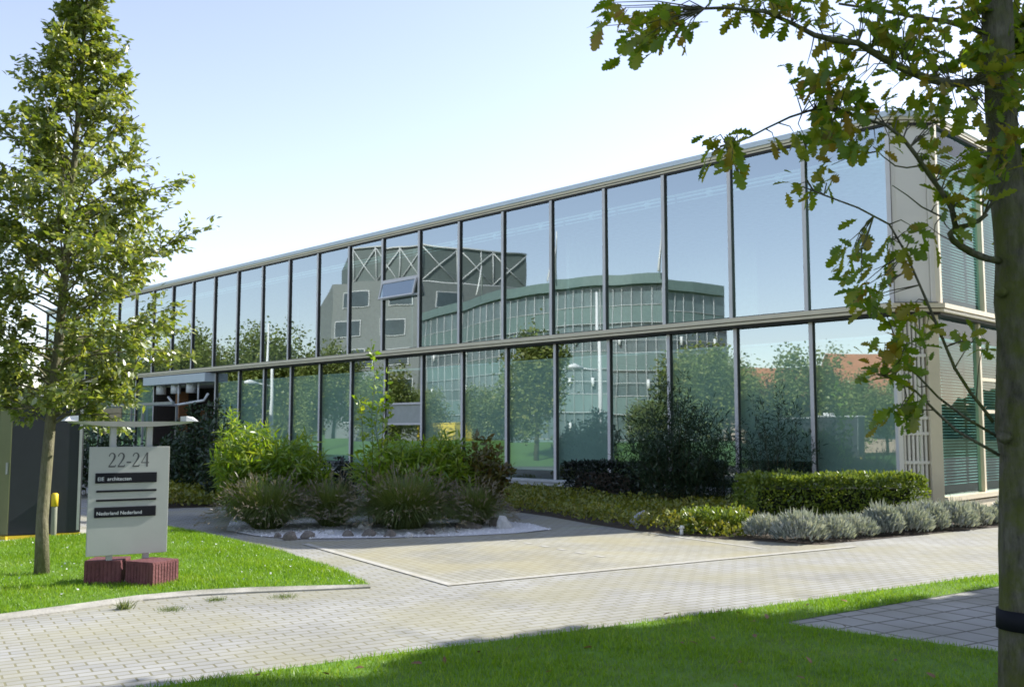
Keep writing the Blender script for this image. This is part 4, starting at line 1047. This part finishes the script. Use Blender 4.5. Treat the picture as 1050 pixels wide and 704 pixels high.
# two ribbed red blocks the posts stand in
for px, py, rz, lab in ((102.5, 598.5, .10, 'dark red ribbed concrete block under the left post of the sign'), (149, 600, -.42, 'dark red ribbed concrete block under the right post, its lit end showing')):
    p = gnd(px, py, LZ) + Vector((0, .18, 0))
    mb = MB(); s = .18; hh = .235
    n = 9
    for sx, sy, ux, uy in ((-1,-1,1,0),(1,-1,0,1),(1,1,-1,0),(-1,1,0,-1)):
        for k in range(n):
            t0, t1 = k / n, (k + .72) / n
            for (ta, tb_, off) in ((t0, t1, .005),):
                x0 = sx*s + ux*2*s*ta; y0 = sy*s + uy*2*s*ta; x1 = sx*s + ux*2*s*tb_; y1 = sy*s + uy*2*s*tb_
                nx, ny = uy, -ux
                c = [(x0,y0,0),(x1,y1,0),(x1+nx*off,y1+ny*off,0),(x0+nx*off,y0+ny*off,0)]
                c = [Vector(v) for v in c]; c = [c[3], c[2], c[1], c[0]]
                mb.hexa(c + [v + Vector((0,0,hh - .02)) for v in c])
    mb.hexa([(-s,-s,0),(s,-s,0),(s,s,0),(-s,s,0),(-s,-s,hh),(s,-s,hh),(s,s,hh),(-s,s,hh)])
    o_ = mb.build('sign_block', M['red_block'], None, .008); o_.location = p; o_.rotation_euler = (0,0,rz)
    tag(o_, lab, 'block', 'red blocks under the address sign')
# dark kiosk
kp = gnd(82, 549.5, 0); KD = kp.y
KF = Frame(kp, (-RX[0], -RX[1]), (-QX[0], -QX[1]))
kw = .98; kh = 2.02
ki = empty('utility_kiosk', kp, 'tall charcoal utility kiosk with olive doors behind the young tree', 'kiosk')
def kpart(name, mat, fn, bevel=0, par=ki):
    mb = MB(); fn(mb); return mb.build(name, mat, par, bevel)
kpart('cabinet', M['kiosk_dark'], lambda mb: KF.box(mb, 0, kw, -2.6, 0, .06, kh), .01)
kpart('roof_cap', M['steel'], lambda mb: KF.box(mb, -.03, kw + .03, -2.63, .03, kh + .002, kh + .06), .01)
kpart('vent', M['white'], lambda mb: KF.box(mb, .35, .62, -1.2, -.9, kh + .063, kh + .16), .01)
kpart('edge_strip', M['steel'], lambda mb: KF.box(mb, .02, .06, .003, .012, .1, kh - .03))
kpart('base_strip', M['yellow'], lambda mb: (KF.box(mb, 0, kw + .03, -2.6, .02, .0, .056)))
KL = Frame(KF.p(kw, 0, 0), tuple(-KF.y)[:2], tuple(KF.x)[:2])
# olive doors on a wing that stands out to the left, facing the street
K2 = Frame(KF.p(kw, .02, 0), (-math.cos(.55), math.sin(.55)), (-math.sin(.55), -math.cos(.55)))
for i in range(3):
    d_ = kpart('door', M['kiosk_olive'], lambda mb: K2.box(mb, .02 + i*.34, .34 + i*.34 - .012, -.06, .0, .07, kh - .01), .006)
    mb = MB(); K2.box(mb, .05 + i*.34, .075 + i*.34, .002, .03, .95, 1.12); h_ = mb.build('handle', M['steel']); h_.parent = d_; h_.location = -Vector(ki.location) - Vector(d_.location)
kpart('door_step', M['yellow'], lambda mb: K2.box(mb, 0, 1.05, -.06, .03, .0, .05))
# yellow capped post
pp = gnd(54.5, 551, 0)
bo = empty('bollard', pp, 'slim grey green post with a bright yellow cap behind the young tree', 'post')
mb = MB(); mb.tube([pp, pp + Vector((0,0,.46))], .042, 14); mb.build('post', M['post_grey'], bo, .004)
mb = MB(); mb.tube([pp + Vector((0,0,.463)), pp + Vector((0,0,.64)), pp + Vector((0,0,.66))], [.05,.05,.03], 14); mb.build('cap', M['yellow'], bo)
# garden lights
sp1 = gnd(652, 541.5, 0)
gl1 = empty('garden_spotlight', sp1, 'grey tilted garden spotlight at the front of the ground cover', 'lamp')
mb = MB(); mb.tube([sp1, sp1 + Vector((0,0,.1))], .02, 8); mb.build('stake', M['steel'], gl1)
mb = MB(); mb.tube([sp1 + Vector((-.07,0,.08)), sp1 + Vector((.05,.03,.2)), sp1 + Vector((.16,.06,.27))], [.055,.05,.03], 12); mb.build('lamp_head', M['steel'], gl1)
sp2 = gnd(699, 548.5, 0)
gl2 = empty('marker_light', sp2, 'short white marker light beside the low yellow green shrub', 'lamp')
mb = MB(); mb.tube([sp2, sp2 + Vector((0,0,.10))], .028, 10); mb.build('post', M['white'], gl2)
mb = MB(); mb.tube([sp2 + Vector((0,0,.103)), sp2 + Vector((0,0,.14)), sp2 + Vector((0,0,.15))], [.045,.045,.02], 12); mb.build('lamp_head', M['white'], gl2)

# ------------------------------------------------------------------ surroundings mirrored in the glass (street side, left of the camera)
nv = Vector((NO[0], NO[1], 0))
def mir(q):
    q = Vector(q); return q - nv * (2 * (q - O).dot(nv))
def V_(px, D, z=0): return mir(((px - 525) / FPX * D, D, z))
def uns(poly):
    s = sum(poly[i][0]*poly[(i+1) % len(poly)][1] - poly[(i+1) % len(poly)][0]*poly[i][1] for i in range(len(poly)))
    return poly if s > 0 else poly[::-1]
# grey block with penthouse
gb = empty('grey_office_block', V_(430, 100), 'grey office block with braced penthouse, mirrored in the glass', 'building')
foot = [V_(343,104), V_(430,100), V_(540,107), V_(520,128), V_(330,126)]
mb = MB(); mb.prism(uns(foot), 0, 17.1); mb.build('wall', M['g_wall'], gb)
pf = [V_(362,105.5), V_(434,102), V_(539,108), V_(522,122), V_(352,120)]
mb = MB(); mb.prism(uns(pf), 17.11, 21.2); mb.build('penthouse', M['g_pent'], gb)
def wall_frame(p, q, centre):
    d = (q - p); d.z = 0; L = d.length; d.normalize(); n_ = Vector((d.y, -d.x, 0))
    if n_.dot(p - centre) < 0: n_ = -n_
    return Frame(p, d, n_), L
cen = sum(foot, Vector()) / 5
br = MB()
for p, q, in ((pf[0], pf[1]), (pf[1], pf[2])):
    f, L = wall_frame(p, q, cen); n = 3; s = L / n
    for i in range(n):
        for a, b in (((i*s, 17.4), ((i+1)*s, 20.9)), ((i*s, 20.9), ((i+1)*s, 17.4)), ((i*s, 17.2), (i*s, 21.2))):
            br.tube([f.p(a[0] + .05, .15, a[1]), f.p(b[0] - .05, .15, b[1])], .07, 6)
    br.tube([f.p(0,.15,17.3), f.p(L,.15,17.3)], .1, 6); br.tube([f.p(0,.15,21.1), f.p(L,.15,21.1)], .1, 6)
br.build('brace', M['sill'], gb)
for p, q in ((foot[0], foot[1]), (foot[1], foot[2])):
    f, L = wall_frame(p, q, cen); n = 2
    for fl_ in range(5):
        for i in range(n):
            u = L * (i + (.45, .6, .5, .38, .55)[fl_]) / n; z = 2.0 + 3.1 * fl_
            mb = MB(); f.box(mb, u - 1.45, u + 1.45, .0, .12, z, z + 1.75); wo_ = mb.build('window', M['sill'], gb)
            mb = MB()
            for a in (-1.3, .05): f.box(mb, u + a - .06, u + a + 1.28, .125, .14, z + .09, z + 1.66)
            pn = mb.build('pane', M['win_dark']); pn.parent = wo_; pn.location = -Vector(gb.location) - Vector(wo_.location)
# curved glass building
cb = empty('curved_glass_building', V_(620, 77), 'curved glass fronted office mirrored in the long facade', 'building')
arc0 = [(433,99),(452,95),(474,91),(494,86.5),(514,83),(540,80.6),(567,79),(594,77.8),(621,77),(652,76.3),(683,76),(714,77.5),(745,80)]
arc = [V_(px, D) for px, D in arc0]; back = [V_(px, D + 13) for px, D in arc0]
sk = lambda off: [p + (p - b).normalized() * off for p, b in zip(arc, back)]
for z0, z1, off, name, mt in ((0,.9,0,'spandrel','c_span'),(.9,2.9,-.2,'glazing','curtain'),(2.9,4.3,0,'spandrel','c_span'),(4.3,6.3,-.2,'glazing','curtain'),(6.3,7.7,.0,'spandrel','c_span'),(7.7,9.7,-.2,'glazing','curtain'),(9.7,11.1,0,'spandrel','c_span'),(11.1,12.7,-.2,'glazing','curtain'),(12.7,13.5,.5,'roof','c_span')):
    s = sk(off); mb = MB()
    for i in range(len(s) - 1):
        mb.hexa([s[i] + Vector((0,0,z0)), s[i+1] + Vector((0,0,z0)), back[i+1] + Vector((0,0,z0)), back[i] + Vector((0,0,z0)), s[i] + Vector((0,0,z1 - .004)), s[i+1] + Vector((0,0,z1 - .004)), back[i+1] + Vector((0,0,z1 - .004)), back[i] + Vector((0,0,z1 - .004))])
    mb.build(name, M[mt], cb)
mb = MB(); s = sk(.06)
for i in range(len(s) - 1):
    for t in (0, .33, .66):
        p = s[i].lerp(s[i+1], t); mb.tube([p + Vector((0,0,.2)), p + Vector((0,0,12.6))], .032, 4)
for z in (.9, 2.9, 4.3, 5.3, 6.3, 7.7, 8.7, 9.7, 11.1):
    mb.tube([p + Vector((0,0,z)) for p in s], .03, 4)
mb.build('mullions', M['sill'], cb)
mb = MB(); rs = random.Random(4)  # plain white tubes standing in for lights behind the curved glass
for i in range(len(s) - 1):
    for z in (1.2, 4.7, 8.1):
        if rs.random() < .75:
            p = s[i].lerp(s[i+1], rs.uniform(.2,.8)); mb.tube([p + Vector((0,0,z + .2)), p + Vector((0,0,z + .9))], .13, 6)
mb.build('light_stand_ins', M['white'], cb)
mb = MB()
for i in (3, 6, 8, 10):
    p = s[i]; mb.tube([p + Vector((-.9,0,13.5)), p + Vector((0,0,16.2)), p + Vector((1.1,.4,13.5))], .07, 5); mb.tube([p + Vector((0,0,16.2)), p + Vector((0,0,17.5))], .04, 4)
mb.build('mast', M['white'], cb)
# grass bank, yellow container
mb = MB()
bk = [V_(300,62), V_(420,56), V_(540,54), V_(660,56), V_(780,60)]; bf = [V_(300,50), V_(420,45), V_(540,43.5), V_(660,45), V_(780,49)]
for i in range(4): mb.quad([bf[i] + Vector((0,0,-.02)), bf[i+1] + Vector((0,0,-.02)), bk[i+1] + Vector((0,0,.95)), bk[i] + Vector((0,0,.95))]); mb.quad([bk[i] + Vector((0,0,.95)), bk[i+1] + Vector((0,0,.95)), bk[i+1]*1.0 + (bk[i+1]-bf[i+1])*.5, bk[i] + (bk[i]-bf[i])*.5])
o = mb.build('grass_bank', M['far_ground']); o['kind'] = 'structure'
yc = Frame(V_(454, 66), tuple((V_(480,66) - V_(430,66)).normalized())[:2], tuple(nv)[:2])
yy = V_(454, 66)
yr = empty('yellow_container', yy, 'yellow storage container mirrored low in the glass', 'container')
mb = MB(); yc.box(mb, -1.3, 1.3, -1.0, 1.0, .1, 1.95); mb.build('body', M['yellow'], yr, .02)
mb = MB(); yc.box(mb, -1.35, 1.35, -1.05, 1.05, 1.953, 2.03); mb.build('lid', M['yellow'], yr, .01)
mb = MB(); yc.box(mb, -1.1, -.9, -1.0, 1.0, 0, .098); yc.box(mb, .9, 1.1, -1.0, 1.0, 0, .098); mb.build('skid', M['steel'], yr)
# street lamps
def lamp(p, h, lab):
    r = empty('street_lamp', p, lab, 'lamp', 'street lamps mirrored in the facade')
    mb = MB(); mb.tube([p, p + Vector((0,0,h*.5)), p + Vector((0,0,h))], [.11,.09,.05], 10); mb.build('pole', M['white'], r)
    mb = MB(); mb.tube([p + Vector((0,0,h*.55)), p + Vector((.5,.9,h*.57))], .03, 6); mb.build('arm', M['white'], r)
    mb = MB(); mb.tube([p + Vector((.4,.72,h*.565)), p + Vector((.62,1.1,h*.575)), p + Vector((.75,1.35,h*.57))], [.05,.13,.06], 8); mb.build('lamp_head', M['white'], r)
lamp(V_(610, 41), 7.3, 'tall white street lamp mirrored in the middle of the facade')
lamp(V_(275, 50), 7.0, 'white street lamp mirrored near the entrance')
# houses
for px, D, lab in ((782, 82, 'brick house with orange roof, the smaller one mirrored in the facade'), (905, 70, 'brick house with orange roof mirrored at the corner end of the facade')):
    c = V_(px, D); d = (V_(px + 20, D) - V_(px - 20, D)).normalized(); f = Frame(c, tuple(d)[:2], (d.y, -d.x))
    h_ = empty('brick_house', c, lab, 'house', 'orange roofed houses opposite')
    mb = MB(); f.box(mb, -4, 4, -4, 4, 0, 3.4); mb.build('wall', M['brick_w'], h_)
    mb = MB(); e = [f.p(-4.3,-4.4,3.41), f.p(4.3,-4.4,3.41), f.p(4.3,4.4,3.41), f.p(-4.3,4.4,3.41)]; r0, r1 = f.p(-4.3,0,7.0), f.p(4.3,0,7.0)
    mb.quad([e[0], e[1], r1, r0]); mb.quad([e[2], e[3], r0, r1]); mb.quad([e[1], e[2], r1]); mb.quad([e[3], e[0], r0]); mb.build('roof', M['tile'], h_)
    for s_ in (-1, 1):
        for u in (-2.4, .9):
            mb = MB(); f.box(mb, u, u + 1.5, s_*4 - .03, s_*4 + .03, .9, 2.4); mb.build('window', M['win_dark'], h_)
# far trees
def proto_tree(seed, h, r):
    rs = np.random.default_rng(seed)
    root = empty('broadleaf_tree', (0,0,0))
    trunk_obj([Vector((0,0,0)), Vector((.05,0,h*.3)), Vector((0,.05,h*.8))], [.18,.13,.03], M['bark'], root, sides=8)
    n = 9000; nc = 40
    C = rs.normal(0, 1, (nc, 3)); C = unit(C) * rs.uniform(.35, .95, (nc, 1)); C[:, 2] = C[:, 2] * .9
    cs = rs.integers(0, nc, n); Pn = C[cs] + rs.normal(0, .17, (n, 3))
    P_ = Pn * [r, r, h * .42] + [0, 0, h * .57]
    cloud('crown', P_, rs.normal(0,1,(n,3)) + Pn, rs.normal(0,.6,(n,3)) + [0,0,.8], .021 * h * rs.uniform(.5,1.2,n), CLUMP[0], CLUMP[1], M['far_leaf'], root)
    return root
pr = [proto_tree(1, 10, 2.6), proto_tree(2, 10, 3.2), proto_tree(3, 10, 2.2)]
spots = [(px, 84 + 9 * math.sin(px), 9.3 + 1.2 * math.sin(px * .37)) for px in range(66, 350, 21)]
spots += [(372,62,5.2),(400,60,5.8),(430,66,4.5),(545,46,6.6),(492,58,4.4),(520,60,4.2),(700,60,6.8),(722,58,7.0),(745,62,6.6),(770,66,5.6),(800,60,4.8),(825,48,5.9),(850,64,5.0),(880,58,5.2),(905,60,4.6),(935,56,6.0),(970,60,7.0),(660,64,3.8)]
for i, (px, D, h) in enumerate(spots):
    t = pr[i] if i < 3 else copy_tree(pr[i % 3])
    t.location = V_(px, D); t.rotation_euler.z = i * 1.7; s_ = h / 10; t.scale = (s_ * (1.15 if h < 8 else 1), s_ * (1.15 if h < 8 else 1), s_)
    if h > 8: tag(t, 'tall tree of the wood edge mirrored in the upper panes', 'tree', 'trees mirrored in the upper panes')
    else: tag(t, 'garden tree mirrored in the lower panes', 'tree', 'trees mirrored in the lower panes')
# wood all round the horizon
n = 16000; az = RNG.uniform(0, 2*math.pi, n); R = RNG.uniform(185, 215, n); hh = 8 + 3 * np.sin(az * 23) + 2 * np.sin(az * 61 + 1)
P = np.stack([np.cos(az) * R, np.sin(az) * R, RNG.uniform(0, 1, n) ** .8 * hh], 1)
o = cloud('distant_woods', P, RNG.normal(0,1,(n,3)) + [0,0,.4], RNG.normal(0,1,(n,3)), RNG.uniform(2.2,4.2,n), CLUMP[0], CLUMP[1], M['far_leaf'])
tag(o, 'distant wood edge round the horizon', 'woods', kind='stuff')
